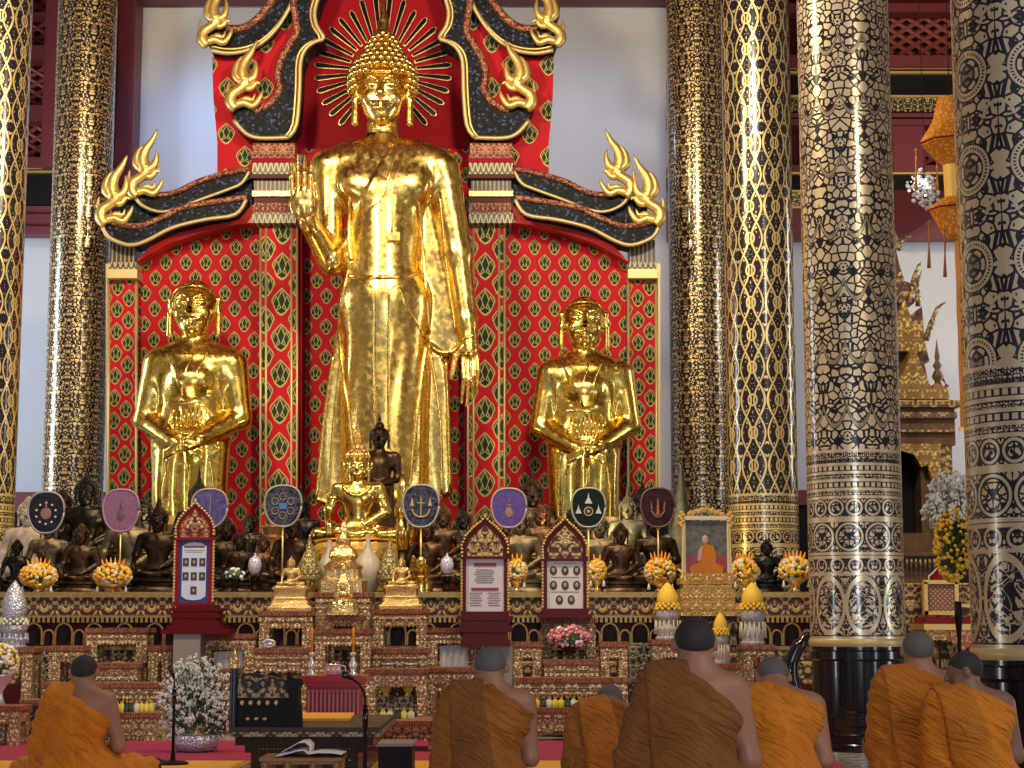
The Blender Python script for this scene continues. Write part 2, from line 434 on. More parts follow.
WHITE = mat('plaster_white', lambda: dict(color=mix(noise(None, .8, 4), (.60, .61, .64), (.68, .69, .71)), rough=.8))
def cloth(name, c, sc=6, sheen=.04, fold=False):
    def f():
        n = noise(None, sc, 3, .8)
        if fold:
            x, y, z = coords(); a = x*.62+z; b = x-z*.5
            f = noise(comb(a*26+noise(None, 3, 1)*3, b*4, y*5), 1.0, 2.0, .5); g = xabs(f-.5)*-2.0
            return dict(color=mix(mr(n, .3, .7), tuple(q*.85 for q in c), c), rough=.85, sheen=.03, bump=g, bd=.035, bs=.8)
        return dict(color=mix(mr(n, .3, .7), tuple(q*.82 for q in c), c), rough=.85, sheen=sheen, bump=n, bd=.01, bs=.25)
    return mat(name, f)
SKIN = mat('skin', lambda: dict(color=mix(noise(None, 14, 3), (.30, .14, .085), (.38, .185, .11)), rough=.5, sss=.05))
SKIND = mat('skin_dark', lambda: dict(color=mix(noise(None, 14, 3), (.20, .10, .065), (.25, .13, .085)), rough=.5))
HAIR = mat('shaved_hair_dark', lambda: dict(color=mix(noise(None, 300, 2), (.012, .010, .011), (.04, .033, .033)), rough=.75))
HAIRG = mat('shaved_hair_grey', lambda: dict(color=mix(noise(None, 300, 2), (.075, .065, .065), (.16, .145, .14)), rough=.75))
PAPER = mat('paper', color=(.82, .81, .84), rough=.7)
CREAM = mat('cream', color=(.7, .62, .45), rough=.6)
YEL = mat('yellow_petals', lambda: dict(color=mix(noise(None, 30, 2), (.85, .42, .015), (.9, .66, .08)), rough=.6))
ORG = mat('orange_petals', color=(.85, .33, .02), rough=.6)
PALE = mat('pale_petals', lambda: dict(color=mix(noise(None, 40, 2), (.6, .66, .5), (.85, .84, .78)), rough=.6))
WHTF = mat('white_petals', color=(.84, .84, .86), rough=.6)
PINK = mat('pink_petals', lambda: dict(color=mix(noise(None, 25, 2), (.72, .10, .16), (.9, .42, .45)), rough=.6))
LEAF = mat('leaf_green', color=(.05, .11, .035), rough=.6)
SILVER = mat('silver', color=(.75, .75, .75), metal=.55, rough=.25)
SILV2 = mat('embossed_silver', lambda: dict(color=(.62, .63, .75), metal=.6, rough=.35, bump=vor(None, 45), bd=.01))
WOOD = mat('wood_brown', lambda: dict(color=mix(noise(None, 9, 4, 2), (.23, .10, .03), (.34, .16, .05)), rough=.45))
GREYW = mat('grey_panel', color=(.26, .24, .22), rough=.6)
# ---------------------------------------------------------------- room shell
def pbox(x0, y0, x1, y1, Y, dep, mb=None):
    """box whose front face spans the pixel rectangle at depth Y"""
    a = P(x0, y1, Y); b = P(x1, y0, Y); mb = mb or MB()
    xa = P(x0, (y0+y1)/2, Y).x; xb = P(x1, (y0+y1)/2, Y).x
    return mb.box(xa, xb, Y, Y+dep, a.z, b.z)
def f_floor():
    x, y, z = coords(); u = xmod(x, .3)-.15; w = xmod(y, .3)-.15
    d = xabs(u)+xabs(w); g = xmax((xabs(d-.15) < .02), (hyp(u, w) < .05)); n = noise(None, 3, 4)
    return dict(color=mix(g, mix(n, (.42, .40, .38), (.52, .5, .47)), (.13, .11, .11)), rough=.18)
struct(MB().box(-11, 8.5, -3, 27.4, -.1, 0).build('floor', mat('patterned_tile', f_floor)))
struct(MB().box(-11, 8.5, 27, 27.4, 0, 13).build('wall_back', WHITE))
SIDEW = mat('side_wall_plaster', color=(.45, .40, .36), rough=.8)
struct(MB().box(-11.3, -11, -3, 27.4, 0, 13).build('wall_left', SIDEW))
struct(MB().box(8.5, 8.8, -3, 27.4, 0, 13).build('wall_right', SIDEW))
struct(MB().box(-11.3, 8.8, -3, 27.4, 13, 13.2).build('ceiling', DARKRED))
def f_goldband():
    x, y, z = coords(); g = vor(comb(ping(x, .15), y, z), 22, 'DISTANCE_TO_EDGE') > .13
    return dict(color=mix(g, (.012, .012, .014), (.75, .56, .2)), metal=g*.5, rough=.35)
GBAND = mat('gold_scroll_band', f_goldband)
YB = 26.5
nt = [0]
def trim(rects, material, Y=YB, dep=.3):
    mb = MB()
    for r in rects: pbox(*r, Y, dep, mb)
    nt[0] += 1; o = mb.build('trim_%d' % nt[0], material); return struct(o)
# central bay: posts and top beam
trim([(110, -60, 133, 300)], DARKRED, 26.4, .5)
trim([(128, -70, 690, -7)], DARKRED, 26.3, .6)
trim([(100, -60, 113, 300)], MAROON, 26.2, .5)
# left side bay
trim([(-20, 172, 118, 205)], SOOT); trim([(-20, 167, 118, 169), (-20, 170.5, 118, 172.5)], GILT, 26.42, .3)
trim([(-20, 206, 118, 234)], DARKRED, 26.45); trim([(-20, 212, 118, 213.5), (-20, 224, 118, 225.5)], MAROON, 26.4, .3)
trim([(44, -60, 58, 167)], DARKRED, 26.3); trim([(-20, 12, 60, 16), (-20, 45, 60, 60), (-20, 105, 60, 121), (-20, 157, 118, 167)], DARKRED, 26.35)
trim([(-20, 492, 118, 512)], DARKRED, 26.5); trim([(-20, 512, 118, 760)], SOOT, 26.6)
# right side bay
trim([(668, 74, 1060, 95)], SOOT); trim([(668, 67, 1060, 69), (668, 71, 1060, 73.5), (668, 95, 1060, 97)], GILT, 26.42, .3)
trim([(668, 97, 1060, 112)], GBAND); trim([(668, 55, 1060, 67), (668, 113, 1060, 117), (668, 119, 1060, 125), (668, 3, 1060, 12), (668, -60, 1060, -14)], DARKRED, 26.35)
trim([(668, 172, 1060, 174), (668, 190, 1060, 191.5), (668, 206.5, 1060, 208)], GILT, 26.42, .3); trim([(668, 174, 1060, 190)], SOOT)
trim([(668, 191, 1060, 207)], GBAND); trim([(668, 208, 1060, 238), (668, 165, 1060, 172)], DARKRED, 26.45)
trim([(668, 490, 1060, 505)], DARKRED, 26.5); trim([(668, 505, 1060, 760)], SOOT, 26.6)
trim([(893, 120, 925, 172)], DARKRED, 26.4)
trim([(784, -60, 790, 170)], DARKRED, 26.3)
def lattice(x0, y0, x1, y1):
    mb = MB(); st = 11
    k = int((y1-y0+x1-x0)/st)+2
    for i in range(-k, k):
        for sgn in (1, -1):
            a = P(x0, y0+i*st, 26.7); b = P(x1, y0+i*st+sgn*(x1-x0)*.62, 26.7)
            za, zb = P(x0, y1, 26.7).z, P(x0, y0, 26.7).z
            pts = []
            for t in np.linspace(0, 1, 25):
                q = a.lerp(b, t)
                if za < q.z < zb: pts.append(q)
            if len(pts) > 1: mb.tube(pts, .035, 4)
    nt[0] += 1; struct(mb.build('trim_%d' % nt[0], mat('lattice_red', color=(.30, .07, .05), rough=.6)))
trim([(668, -60, 1060, 172), (-20, -60, 118, 170)], MAROON, 26.85, .1)
lattice(880, 12, 960, 55); lattice(880, 125, 960, 165); lattice(20, -5, 46, 158)
# sloping dark eave in the right aisle
mb = MB(); q = [P(*c, 26.2) for c in ((885, 225), (905, 235), (936, 214), (960, 190), (885, 190))]
mb.prism([(p.x, p.z) for p in q], 26.2, 26.4); nt[0] += 1; struct(mb.build('trim_%d' % nt[0], MAROON))
# ---------------------------------------------------------------- columns
def column(x, y, kind, label, hz=12.9):
    t = thing('column', label, 'column', (x, y, 0), None)
    MB().lathe([(RC, .86), (RC, hz)], (x, y, 0), 72).build('shaft', COLM[kind], t, 40)
    MB().lathe([(RC+.006, .862), (RC+.012, .875), (RC+.012, .91), (RC+.004, .925)], (x, y, 0), 72).build('gilt_ring', GILTP, t, 40)
    MB().lathe([(RC+.02, 0), (RC+.02, .06), (RC+.005, .075), (RC+.005, .13), (RC+.022, .15), (RC+.022, .20), (RC, .215), (RC, .27), (RC+.012, .285), (RC+.012, .32), (RC-.01, .335), (RC-.01, .74), (RC+.014, .76), (RC+.014, .82), (RC-.002, .832), (RC-.002, .865)], (x, y, 0), 72).build('base', BLACK, t, 35)
    t['kind'] = 'thing'
    return t
column(3.0, 10.25, 'ring', 'huge black and gold column with flower-ring lacquer pattern at the right edge of the photo')
column(2.93, 15.4, 'leaf', 'black and gold column with maple leaf pattern, black base behind the kneeling monks')
column(2.89, 20.7, 'vine', 'gold column with interlaced vine loops, between leaf column and finely speckled column')
column(2.52, 23.9, 'fine', 'finely speckled gold column directly right of the red niche')
column(-6.1, 20.6, 'vine', 'column with vine loop pattern cut by the left edge of the photo')
column(-5.84, 23.9, 'fine', 'finely speckled dark gold column directly left of the red niche')
# ---------------------------------------------------------------- red niche behind the great statue
YN = 23.0
NC = P(382.5, 400, YN).x
niche = thing('altar_niche', 'red and black mosaic niche with cusped arch and flame finials behind the tall golden Buddha', 'niche', (NC, YN, 0))
def NP(px, py, Y=YN): p = P(px, py, Y); return (p.x, p.z)
def mir(pts): return [(765-x, y) for x, y in pts]
def nprism(name, pts, y0, y1, material, both=True, par=None, smooth=False):
    out = []
    for s in ((0, 1) if both else (0,)):
        q = mir(pts) if s else pts
        out.append(MB().prism([NP(*c) for c in q], y0, y1).build(name, material, par or niche, smooth))
    return out
def ntube(name, pts, r, Y, material, both=True, par=None, n=6, cat=4):
    for s in ((0, 1) if both else (0,)):
        q = mir(pts) if s else pts
        w = [Vector((NP(*c)[0], Y, NP(*c)[1])) for c in q]
        MB().tube(catmull(w, cat) if cat else w, r, n).build(name, material, par or niche, True)
# back panels
nprism('lotus_panel', [(137, 262), (175, 236), (205, 228), (232, 221), (262, 206), (262, 640), (137, 640)], YN+.25, YN+.4, LOTUS_S)
nprism('inner_lotus_panel', [(297, 140), (384, 140), (384, 640), (297, 640)], YN+.45, YN+.6, LOTUS_S)
nprism('ray_panel', [(290, -60), (475, -60), (475, 142), (290, 142)], YN+.5, YN+.65, REDPLAIN, False)
nprism('outer_pilaster', [(108, 278), (137, 278), (137, 640), (108, 640)], YN, YN+.4, LOTUS_O)
nprism('inner_pilaster', [(260, 222), (297, 222), (297, 640), (260, 640)], YN, YN+.55, LOTUS_P)
for x in (108.5, 136.5): ntube('gilt_fillet', [(x, 278), (x, 640)], .02, YN, GILTP, cat=0)
for x in (260.5, 266, 291.5, 297): ntube('gilt_fillet', [(x, 222), (x, 640)], .016, YN, GILTP, cat=0)
nprism('niche_side', [(297, 222), (301, 222), (301, 640), (297, 640)], YN+.1, YN+.6, REDPLAIN)
# white edge line of the wall behind
nprism('plaster_edge', [(104, 262), (108, 262), (108, 640), (104, 640)], YN+.1, YN+.4, GILTP)
# capitals: stacked mouldings
def f_zig():
    x, y, z = coords(); u = ping(x, .07)/.07; w = xmod(z, .14)/.14; d = xabs(xabs(u-.5)*2 - w)
    g = (d < .28)
    return dict(color=mix(g, (.04, .05, .03), (.52, .43, .2)), rough=.4, bump=g, bd=.01)
ZIG = mat('leaf_band', f_zig)
def f_rib():
    x, y, z = coords(); g = xmod(x, .055) < .02
    return dict(color=mix(g, (.03, .02, .02), (.36, .24, .11)), rough=.4, bump=g, bd=.01)
RIB = mat('ribbed_band', f_rib)
def capital(x0, x1, rows):
    for s in (0, 1):
        for y0, y1, grow, mt in rows:
            a, b = x0-grow, x1+grow
            if s: a, b = 765-b, 765-a
            pbox(a, y0, b, y1, YN-.10-grow*.02, .5+grow*.02).build('capital_band', mt, niche)
capital(254, 294, [(143, 158, 1, CARVE_R), (158, 162, 3, REDPLAIN), (162, 174, 2, ZIG), (174, 178, 4, MAROON), (178, 191, 0, RIB), (191, 196, 2, GILT), (196, 203, 0, MAROON), (203, 213, 0, CARVE_R), (213, 223, 2, ZIG)])
capital(110, 135, [(240, 262, 0, RIB), (262, 269, 1, ZIG), (269, 278, 2, GILTP)])
# upper arch: black mosaic band with gilt edges
inner = [(290, 141), (298, 128), (301, 95), (302, 66), (307, 53), (316, 46), (325, 42), (318, 30), (316, 15), (322, -4), (332, -22), (350, -42), (382.5, -62)]
outer = [(382.5, -90), (340, -75), (312, -48), (299, -20), (298, 10), (301, 25), (299, 40), (290, 52), (284, 70), (283, 95), (272, 108), (258, 116), (250, 112), (240, 106), (234, 112), (237, 124), (250, 137), (262, 141)]
nprism('mosaic_arch', inner+outer, YN-.15, YN+.35, MOSAIC)
for k, (dx, mt, r) in enumerate(((0, GILTP, .03), (-4, GILT, .018))):
    ntube('gilt_arch_edge', [(x+dx, y) for x, y in inner[:-1]]+[(382.5, -62+dx)], r, YN-.17, mt, cat=3)
ntube('gilt_arch_edge', [(290, 141), (262, 141.5), (248, 137), (236, 124)], .03, YN-.17, GILTP)
rope = [(258, 114), (273, 107), (283, 93), (281, 78), (285, 62), (293, 48), (300, 36), (299, 20), (297, 5), (303, -20)]
ntube('rope_trim', [(x-2, y) for x, y in rope], .05, YN-.15, CARVE_R)
# upper outer red panel with lotus
nprism('upper_lotus_panel', [(216, 178), (216, 140), (212, 95), (211, 55), (245, 50), (275, 25), (300, -5), (302, 60), (284, 80), (292, 143), (254, 143), (254, 178)], YN+.1, YN+.35, m_lotus('red_lotus_mid', .5, .62, .12, .15, .1))
outU = [(205, 10), (210, 22), (207, 40), (212, 53), (230, 56), (252, 52), (272, 38), (290, 12), (305, -25), (340, -70)]
inU = [(325, -85), (292, -35), (278, -5), (262, 20), (245, 30), (228, 30), (216, 18), (214, 5)]
nprism('mosaic_gable', outU+inU, YN-.1, YN+.3, MOSAIC)
ntube('gilt_gable_edge', outU[3:], .03, YN-.12, GILTP); ntube('gilt_gable_edge', [(x+1, y-4) for x, y in outU[3:]], .018, YN-.12, GILT)
ntube('rope_trim', [(228, 31), (245, 30), (262, 18), (278, -6), (292, -36)], .055, YN-.1, CARVE_R)
# lower gables (two tiers of naga bodies each side)
upt = [(136, 197), (144, 193), (157, 197), (177, 195), (200, 184), (230, 175), (251, 172), (252, 180), (243, 187), (230, 192), (200, 203), (177, 212), (160, 214), (144, 207)]
lot = [(107, 229), (112, 224), (123, 229), (144, 231), (166, 223), (188, 213), (220, 207), (251, 203), (250, 207), (239, 220), (209, 225), (177, 233), (151, 246), (134, 250), (114, 242)]
nprism('gable_backing', [(118, 205), (136, 197), (177, 205), (252, 178), (252, 210), (144, 236), (118, 236)], YN-.02, YN+.3, MOSAIC)
nprism('mosaic_gable', upt, YN-.12, YN+.2, MOSAIC); nprism('mosaic_gable', lot, YN-.3, YN+.2, MOSAIC)
ntube('gilt_gable_edge', [(136, 197), (144, 207.5), (160, 214), (177, 212), (200, 203), (230, 192), (243, 186), (251, 174)], .025, YN-.14, GILTP)
ntube('gilt_gable_edge', [(107, 229), (114, 242), (134, 250), (151, 246), (177, 233), (209, 225), (239, 220), (250, 205)], .028, YN-.32, GILTP)
ntube('rope_trim', [(144, 193), (157, 197), (177, 195), (200, 184), (230, 175), (251, 172)], .04, YN-.13, CARVE_R)
ntube('rope_trim', [(112, 226), (123, 229), (144, 231), (166, 223), (188, 213), (220, 207), (250, 203)], .04, YN-.31, CARVE_R)
# red return under lower gable
nprism('red_soffit', [(137, 262), (151, 247), (177, 234), (209, 226), (239, 221), (252, 206), (262, 206), (262, 222), (232, 226), (200, 234), (170, 244)], YN-.05, YN+.3, mat('soffit_red', color=(.62, .02, .015), rough=.4))
# flame finials: naga heads
FIN = [([(0, 0), (-5, -6), (-4, -14), (3, -19), (9, -24), (8, -31)], [3.2, 3.8, 3.4, 3.2, 3.6, 4]), ([(9, -27), (6, -36), (8, -46), (15, -56), (21, -68)], [4.2, 3.8, 3, 2, .4]),
       ([(8, -27), (0, -33), (1, -44), (6, -52)], [3.4, 2.8, 1.8, .3]), ([(9, -26), (17, -31), (20, -40), (19, -48)], [3.2, 2.5, 1.6, .3]), ([(6, -22), (14, -20), (20, -26), (24, -24)], [2.6, 2.2, 1.5, .3]),
       ([(0, -4), (8, -6), (17, -3), (24, -12), (26, -18)], [2.8, 2.6, 2.2, 1.4, .3]), ([(3, -6), (10, -10), (16, -9), (19, -15)], [2, 1.8, 1.3, .3]), ([(-3, -14), (-8, -18), (-7, -27)], [2, 1.4, .3])]
def finial(bx, by, sc, Y, flip=False):
    for s in (0, 1):
        mb = MB()
        for pts, rs in FIN:
            w = []
            for x, y in pts:
                px = bx+(-x if flip else x)*sc; px = 765-px if s else px
                c = NP(px, by+y*sc); w.append(Vector((c[0], Y, c[1])))
            cw = catmull(w, 4); N = len(cw); rr = 1.8*np.interp(np.linspace(0, 1, N), np.linspace(0, 1, len(rs)), rs)
            mb.tube(cw, [float(r)*sc/82 for r in rr], 8, .8)
        mb.build('flame_finial', GILT, niche, True)
finial(112, 230, 1.0, YN-.35); finial(140, 200, .98, YN-.2); finial(239, 114, 1.0, YN-.25); finial(210, 50, .95, YN-.2)
# sunburst rays round the head
mbg, mbd = MB(), MB()
cx, cy = 383, 72
for i in range(32):
    a = 2*PI*(i+.5)/32
    if 1.05 < a % (2*PI) < 2.09: continue
    r0, r1 = 34, 68 if abs(cos(a)) > .3 else 74
    def rp(r, w): c = NP(cx+cos(a)*r-sin(a)*w, cy+sin(a)*r*1.0+cos(a)*w, YN+.48); return c
    for mb_, g, yo in ((mbg, .9, 0), (mbd, 0, -.02)):
        q = [rp(r0-g, -1.0-g*.6), rp(r1-3, -2.2-g*.8), rp(r1+g, -1-g*.3), rp(r1+g, 1+g*.3), rp(r1-3, 2.2+g*.8), rp(r0-g, 1.0+g*.6)]
        mb_.prism(q, YN+.46+yo, YN+.51)
mbg.build('ray_outlines', GILT, niche); mbd.build('sunburst_rays', BLACK, niche)
# ---------------------------------------------------------------- heads and statues
def head(F, hair=True, ears='long', face=1.0, k=.06):
    """unit head: centre at origin, half width 1, face towards -Y, height -1.45..1.3"""
    F.ell((0, .10, .25), (1.0, 1.12, 1.08), k); F.ell((0, -.18, -.45), (.80, .86, .95), .3)
    F.ell((0, -.55, -1.02), (.36, .38, .34), .3)
    if face:
        F.cap((0, -1.06, .32), (0, -1.32, -.28), .09, .17, .12); F.ell((0, -1.24, -.34), (.26, .16, .13), .08)
        for s in (-1, 1):
            F.cap((s*.12, -1.02, .34), (s*.42, -1.0, .46), .07, .06, .10); F.cap((s*.42, -1.0, .46), (s*.72, -.78, .30), .06, .04, .10)
            F.ell((s*.40, -.90, .13), (.24, .16, .13), .05); F.cap((s*.18, -1.0, .12), (s*.62, -.86, .14), .05, .05, .03)
            F.cap((s*.02, -1.08, -.66), (s*.34, -.98, -.60), .085, .04, .06); F.cap((0, -1.06, -.82), (s*.24, -.98, -.76), .10, .05, .06)
            F.ell((s*.5, -.66, -.35), (.28, .28, .28), .25)
            F.ell((s*.42, -1.16, .10), (.16, .10, .045), .02, '-')
    for s in (-1, 1):
        if ears == 'long':
            F.cap((s*1.06, .05, .42), (s*1.10, 0, -.2), .17, .13, .08); F.cap((s*1.10, 0, -.2), (s*1.10, -.05, -1.2), .13, .15, .08)
            F.ell((s*1.22, -.10, .1), (.08, .12, .28), .03, '-')
        elif ears:
            F.ell((s*1.06, .05, -.02), (.20, .22, .38), .06); F.ell((s*1.26, -.06, .05), (.08, .13, .22), .04, '-')
# ---- the great standing statue
YG = 22.0; RG = 1/82.0
def G(px, py, dy=0.0): p = P(px, py, YG); return (p.x, YG+dy, p.z)
GX = G(383, 400)[0]
great = thing('standing_buddha', 'colossal golden Buddha standing in the middle of the red niche, one palm raised', 'statue', (GX, YG, 1.9))
lo = G(283, 560); hi = G(487, 115)
F = Fld((lo[0], YG-.95, 1.85), (hi[0], YG+.75, hi[2]), .021)
def gc(a, b, ra, rb=None, k=.12, op='+'): F.cap(G(*a), G(*b), ra*RG, (ra if rb is None else rb)*RG, k, op)
def ge(c, r, k=.15, op='+'): F.ell(G(*c), tuple(q*RG for q in r), k, op)
# legs, feet
for x in (368, 402):
    gc((x, 300), (x-2 if x < 380 else x+1, 520), 25, 19, .1); gc((x, 520), (x, 560, -.1), 12, 11); ge((x, 566, -.25), (13, 30, 9))
ge((384, 305), (42, 27, 48)); ge((384, 185), (50, 27, 42)); ge((384, 235), (36, 23, 50)); gc((384, 200), (384, 300), 30, 34)
gc((384, 300), (384, 490), 32, 33)
ge((361, 188, -.22), (20, 9, 15), .15); ge((408, 188, -.22), (20, 9, 15), .15)
gc((331, 165), (437, 165), 16, 16, .2); gc((350, 153), (418, 153), 9, 9, .3); gc((384, 160), (384, 112), 15.5, 14, .12)
# robe cape behind the legs, widening to the hem
def gp(pts, y0, y1, rnd, k): F.poly([(G(*c)[0], G(*c)[2]) for c in pts], YG+y0, YG+y1, rnd, k)
gp([(352, 215), (345, 290), (334, 350), (324, 420), (316, 500), (328, 506), (345, 498), (400, 506), (440, 500), (451, 492), (448, 400), (444, 366), (424, 300), (416, 215)], .02, .20, .04, .06)
gp([(431, 178), (457, 185), (462, 250), (474, 310), (476, 338), (460, 345), (452, 354), (443, 354), (428, 342), (417, 300), (417, 215)], -.03, .12, .04, .05)
# proper right arm raised (viewer's left)
gc((328, 168), (331, 262, -.05), 16.5, 13, .08); gc((331, 262, -.05), (312, 228, -.42), 13, 9.5, .06)
gc((313, 232, -.40), (310, 222, -.46), 9, 8.5, .05)
# proper left arm hanging (viewer's right)
gc((442, 170), (458, 255), 16, 12.5, .1); gc((458, 255), (467, 325, -.08), 12.5, 8.5, .08); gc((467, 322, -.08), (470, 352, -.12), 8.5, 8, .05)
# robe: stepped edge over one shoulder
def robe(x, y, z, V):
    tx, tz = G(392, 150)[0], G(392, 150)[2]; ex, ez = G(352, 225)[0], G(352, 225)[2]
    nx, nz = -(tz-ez), (tx-ex); L = math.hypot(nx, nz); d = ((x-ex)*nx+(z-ez)*nz)/L
    m_ = np.clip(-d/.03, 0, 1)*(z < G(0, 148)[2])*(z > 2.4)
    fold = .006*np.sin((x-GX)*26+np.sin(z*2.3)*1.5)*np.clip((G(0, 300)[2]-z)/1.0, 0, 1)
    return V-.022*m_-fold
F.mod(robe)
F.build('body', GOLD, great, sm=2); FG = F
def handfield(box, fn, name):
    global F
    l_ = G(box[0], box[3]); h_ = G(box[2], box[1]); F = Fld((l_[0], YG-.85, l_[2]), (h_[0], YG+.15, h_[2]), .0095); fn(); F.build(name, GOLD, great, sm=1)
def hand_up():
    gc((312, 232, -.40), (308, 214, -.50), 8.5, 8, .05); ge((307, 212, -.52), (13, 5.5, 18), .05)
    for x, x2, y in ((297.5, 296.5, 173), (303.3, 303, 166), (309.3, 309.5, 166.5), (315, 316, 171.5)):
        gc((x, 204, -.53), ((x+x2)/2, (202+y)/2, -.56), 2.7, 2.5, .012); gc(((x+x2)/2, (202+y)/2, -.56), (x2, y, -.53), 2.5, 1.9, .01)
    gc((317, 222, -.50), (322, 209, -.58), 4.2, 3.2, .03); gc((322, 209, -.58), (320.5, 195, -.62), 3.0, 2.2, .01)
def hand_down():
    gc((467, 318, -.08), (470, 350, -.12), 8.2, 7.5, .05); ge((470, 352, -.13), (9.5, 5, 11), .04)
    gc((464, 346, -.14), (456, 358, -.22), 4.2, 3.2, .03); gc((456, 358, -.22), (452, 381, -.24), 3.0, 2.0, .01)
    for x, x2, y in ((463.5, 462, 404), (468.2, 467, 407), (473, 472.5, 399), (477.5, 477, 388)):
        gc((x, 358, -.13), (x+.8, (356+y)/2, -.18), 2.5, 2.3, .012); gc((x+.8, (356+y)/2, -.18), (x2, y, -.12), 2.3, 1.6, .008)
handfield((285, 155, 335, 245), hand_up, 'raised_hand'); handfield((444, 300, 486, 415), hand_down, 'hanging_hand')
# head
hs = 25.5*RG; hc = G(383, 96, -.06)
F = Fld((hc[0]-.5, hc[1]-.5, hc[2]-.52), (hc[0]+.5, hc[1]+.45, hc[2]+.5), .011)
F.xf(None, hc, hs); head(F, k=.08); F.cap((0, .15, -1.0), (0, .2, -1.9), .62, .66, .1)
for zz in (-1.35, -1.55, -1.75): F.cap((-.35, -.42, zz), (.35, -.42, zz), .06, .06, .08)
F.build('head', GOLD, great, sm=1)
mb = MB(); hairc = Vector(G(383, 78, 0))
for j, (rr, zz) in enumerate(((1.30, .02), (1.34, .30), (1.33, .57), (1.26, .84), (1.12, 1.10), (.94, 1.34), (.78, 1.57), (.68, 1.80), (.56, 2.03), (.42, 2.24), (.24, 2.40))):
    n = max(6, int(rr*21))
    for i in range(n):
        a = 2*PI*(i+.5*(j % 2))/n; x, y = sin(a)*rr, -cos(a)*rr
        if zz < .5 and y < -.60*rr: continue
        if zz < .75 and y < -.93*rr: continue
        r = .155 if j < 6 else .13
        mb.sph((hc[0]+x*hs, hc[1]+.06*hs+y*hs*1.02, hc[2]+(zz+.12)*hs), r*hs, 8, 6)
mb.build('hair_curls', GOLD, great, True)
F = Fld((hc[0]-.5, hc[1]-.5, hc[2]-.1), (hc[0]+.5, hc[1]+.5, hc[2]+1.0), .02); F.xf(None, hc, hs)
F.ell((0, .12, .45), (1.22, 1.2, 1.12), .2); F.ell((0, .12, 1.65), (.64, .64, .85), .2)
F.mod(lambda x, y, z, V: np.maximum(V, -(z-(hc[2]+.62*hs-.9*np.clip(y-hc[1]+.1, 0, 1)))))
F.build('hair_cap', GOLD, great)
o = MB().lathe([(.0, 2.35), (.30, 2.4), (.34, 2.48), (.26, 2.55), (.30, 2.7), (.22, 2.85), (.24, 3.0), (.15, 3.3), (.10, 3.8), (.04, 4.3), (.01, 4.7)], n=16).build('flame_finial', GOLD, great, True)
me = o.data
for v in me.vertices: w_ = Vector(v.co)+Vector(rootloc(great)); v.co = Vector((w_.x*hs+hc[0], w_.y*hs+hc[1]+.1*hs, w_.z*hs+hc[2]))-Vector(rootloc(great))
def snap(F, w, r):
    out = []
    for q in w: y = F.front(q.x, q.z, q.y); out.append(Vector((q.x, y-r*.6 if abs(y-q.y) < .35 else q.y, q.z)))
    ys = [q.y for q in out]; n = len(ys)
    for i, q in enumerate(out): q.y = sum(ys[max(0, i-1):i+2])/len(ys[max(0, i-1):i+2])
    return out
def gtube(name, pts, r, cat=5, mt=None, par=great, n=8):
    w = [Vector(G(*c)) for c in pts]; w = catmull(w, cat or 6); w = snap(FG, w, r*RG)
    return MB().tube(w, r*RG, n).build(name, mt or GOLD, par, True)
def gtube_old(name, pts, r, cat=5, mt=None, par=great, n=8): w = [Vector(G(*c)) for c in pts]; return MB().tube(catmull(w, cat) if cat else w, r*RG, n).build(name, mt or GOLD, par, True)
gtube('belt', [(351, 279, -.38), (366, 283, -.43), (384, 284, -.46), (404, 282, -.42), (417, 277, -.36)], 2.4)
gtube('robe_hem', [(363, 287, -.42), (372, 292, -.42), (377, 303, -.42), (377, 350, -.36), (377, 395, -.34), (379, 460, -.34)], 1.5)
gtube('robe_hem', [(405, 287, -.42), (397, 292, -.42), (392, 303, -.42), (391, 350, -.38), (391, 395, -.36), (392, 460, -.34)], 1.5)
gtube('robe_hem', [(377, 390, -.37), (391, 390, -.38)], 1.0, 0)
for a, b in (((399, 150, -.28), (384, 205, -.34)), ((405, 150, -.28), (394, 200, -.36))):
    gtube('shoulder_sash', [a, ((a[0]+b[0])/2+1, (a[1]+b[1])/2, -.39), b, (b[0]-(14 if b[0] < 390 else 0), b[1]+(12 if b[0] < 390 else 40), -.32)], 1.4)
MB().box(*[q for pr in ((G(392, 0)[0], G(404, 0)[0]), (YG-.47, YG-.36), (G(0, 248)[2], G(0, 240)[2])) for q in pr]).build('sash_clasp', GOLD, great)
gtube('robe_drape', [(402, 295, -.36), (408, 312, -.36), (420, 330, -.3), (428, 343, -.2), (440, 352, -.14), (452, 352, -.14), (462, 343, -.16), (474, 338, -.14)], 1.7)
gtube('robe_drape', [(353, 262, -.2), (344, 300, -.2), (340, 340, -.16), (348, 400, -.12), (354, 450, -.14), (356, 500, -.16)], 2.0)
gtube('robe_drape', [(427, 343, -.2), (420, 400, -.12), (414, 450, -.12), (410, 500, -.14)], 2.2)
for pts in ([(334, 352, .0), (324, 420, .0), (316, 501, .0)], [(342, 352, .0), (334, 420, .0), (328, 503, .0)], [(446, 358, 0), (448, 420, 0), (450, 492, 0)], [(430, 350, -.02), (440, 420, -.02), (442, 498, 0)], [(418, 200, -.06), (424, 260, -.04), (430, 335, -.04)], [(440, 195, -.06), (447, 270, -.06), (456, 335, -.06)], [(352, 200, -.18), (350, 240, -.2), (354, 268, -.25)]):
    gtube('robe_fold', pts, 1.7)
MB().lathe([(1.0, 0), (1.02, -.1), (.9, -.16), (.86, -.3), (1.02, -.32)], (GX, YG, 1.92), 40, 0, .60).build('pedestal', GILT, great, 40)
